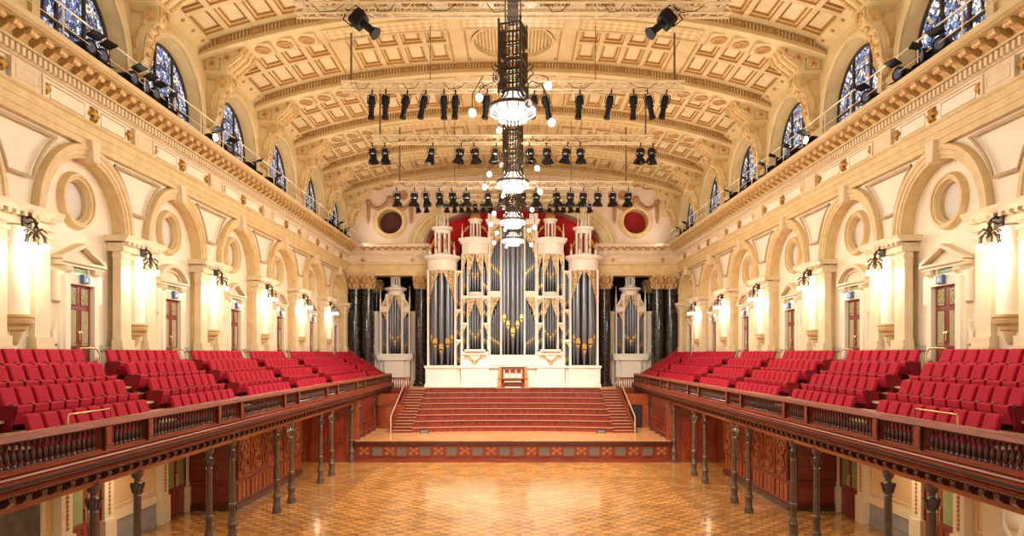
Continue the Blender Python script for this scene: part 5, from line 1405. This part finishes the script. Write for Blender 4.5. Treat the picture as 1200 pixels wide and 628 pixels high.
# ------------------------------------------------------------------ memorial panels under the galleries
p = thing('wall_painting', 'dark framed painting on the ochre wall under the left gallery', 'painting', (-12.56,17.4,0))
MB().box(0,.05,-1.25,1.25,1.15,2.75).build('canvas', PANE, p)
MB().tube([(.04,-1.3,1.1),(.04,1.3,1.1),(.04,1.3,2.8),(.04,-1.3,2.8)], .05, 6, True).build('frame', LOWC, p)
def text(name, body, size, loc, rot, mat, parent, depth=.006):
    c = bpy.data.curves.new(name, 'FONT'); c.body = body; c.size = size; c.align_x = 'CENTER'; c.extrude = depth
    t = bpy.data.objects.new(name, c); COL.objects.link(t)
    bpy.context.view_layer.update()
    me = bpy.data.meshes.new_from_object(t.evaluated_get(bpy.context.evaluated_depsgraph_get()))
    bpy.data.objects.remove(t); me.materials.clear(); me.materials.append(mat)
    o = link(name, me, parent, loc); o.rotation_euler = rot
    return o
text('inscription', 'DAME NELLIE MELBA', .16, (.03,0,.80), (pi/2,0,pi/2), M('inscription_brown',(.28,.18,.09)), p)
q_ = thing('relief_plaque', 'cream plaque with a carved relief on the right wall under the gallery', 'plaque', (12.6,17.6,0))
MB().box(-.07,.0,-1.2,1.2,1.05,2.95).build('slab', LOWC, q_)
rl = MB()
rl.sphere((-.09,0,2.3), .22, 12, (.5,1,1.2)).sphere((-.09,-.02,1.9), .28, 12, (.4,1.1,1)).tube([(-.09,.15,2.35),(-.1,.32,2.0),(-.09,.3,1.6),(-.09,.1,1.4)], .07, 6).tube([(-.09,-.15,2.3),(-.1,-.35,1.95),(-.09,-.2,1.5)], .06, 6)
rl.build('carved_relief', PLASTER, q_, smooth=60)

# ------------------------------------------------------------------ light
def lamp(name, kind, loc, energy, col=(1,.85,.66), **k):
    l = bpy.data.lights.new(name, kind); l.energy = energy; l.color = col
    for a, v in k.items(): setattr(l, a, v)
    o = bpy.data.objects.new(name, l); COL.objects.link(o); o.location = loc
    return o
def aim(o, to):
    from mathutils import Vector
    o.rotation_euler = (Vector(to)-o.location).to_track_quat('-Z','Y').to_euler()
K = 1.0
for (y, z) in CH:
    lamp('chandelier_light', 'POINT', (0,y,z-.7), 1150*K, (1,.94,.84), shadow_soft_size=.5)
    lamp('chandelier_uplight', 'POINT', (0,y+.0,z+2.9), 240*K, (1,.92,.77), shadow_soft_size=.5)
for (x, y, z) in SCON:
    lamp('sconce_light', 'POINT', (x,y,z-.05), 95*K, (1,.92,.77), shadow_soft_size=.15)
for s in (-1, 1):
    for yb in BAYS:
        for d in (-1.4,1.4):
            o = lamp('added_ceiling_uplight', 'AREA', (s*11.3,yb+d,14.35), 35*K, (1,.92,.77), shape='DISK', size=.5); aim(o, (s*5.5, yb+d+.8, 19.0))  # added lights with no fixture, spaced evenly to brighten the ceiling
for (y, z, L, nm) in TR[:4]:
    for q in (-1,0,1):
        o = lamp('bar_downlight', 'SPOT', (q*4.2,y-.2,z-1.0), 2300*K, (1,.96,.88), spot_size=radians(75), spot_blend=.6, shadow_soft_size=.3)
        aim(o, (q*3.4, y+6.5, 1.5))
for s in (-1,1):
    for (x, y, e) in ((10.9,15.5,50),(10.9,21.5,50),(9.3,28,16),(9.3,34,16),(10.2,37.2,14)): lamp('under_gallery_light', 'AREA', (s*x,y,3.18), e*K, (1,.84,.60), shape='DISK', size=.4)
wd = bpy.data.worlds.new('World'); SC.world = wd; wd.use_nodes = True
bg = wd.node_tree.nodes['Background']; bg.inputs[0].default_value = (1,.93,.84,1); bg.inputs[1].default_value = .6

# ------------------------------------------------------------------ camera
cam = bpy.data.cameras.new('camera'); cam.lens = 36*826/1200; cam.sensor_width = 36
cam.shift_y = (414-314)/1200; cam.shift_x = -1/1200; cam.clip_end = 200
co_ = bpy.data.objects.new('camera', cam); COL.objects.link(co_); co_.location = (0,0,CAMZ); co_.rotation_euler = (pi/2,0,0)
SC.camera = co_
SC.view_settings.view_transform = 'Standard'; SC.view_settings.look = 'None'; SC.view_settings.exposure = 0.40; SC.view_settings.gamma = 1
SC.view_settings.use_curve_mapping = False
SC.cycles.max_bounces = 6; SC.cycles.diffuse_bounces = 4; SC.cycles.glossy_bounces = 3; SC.cycles.transmission_bounces = 4
SC.cycles.caustics_reflective = False; SC.cycles.caustics_refractive = False; SC.cycles.sample_clamp_indirect = 6
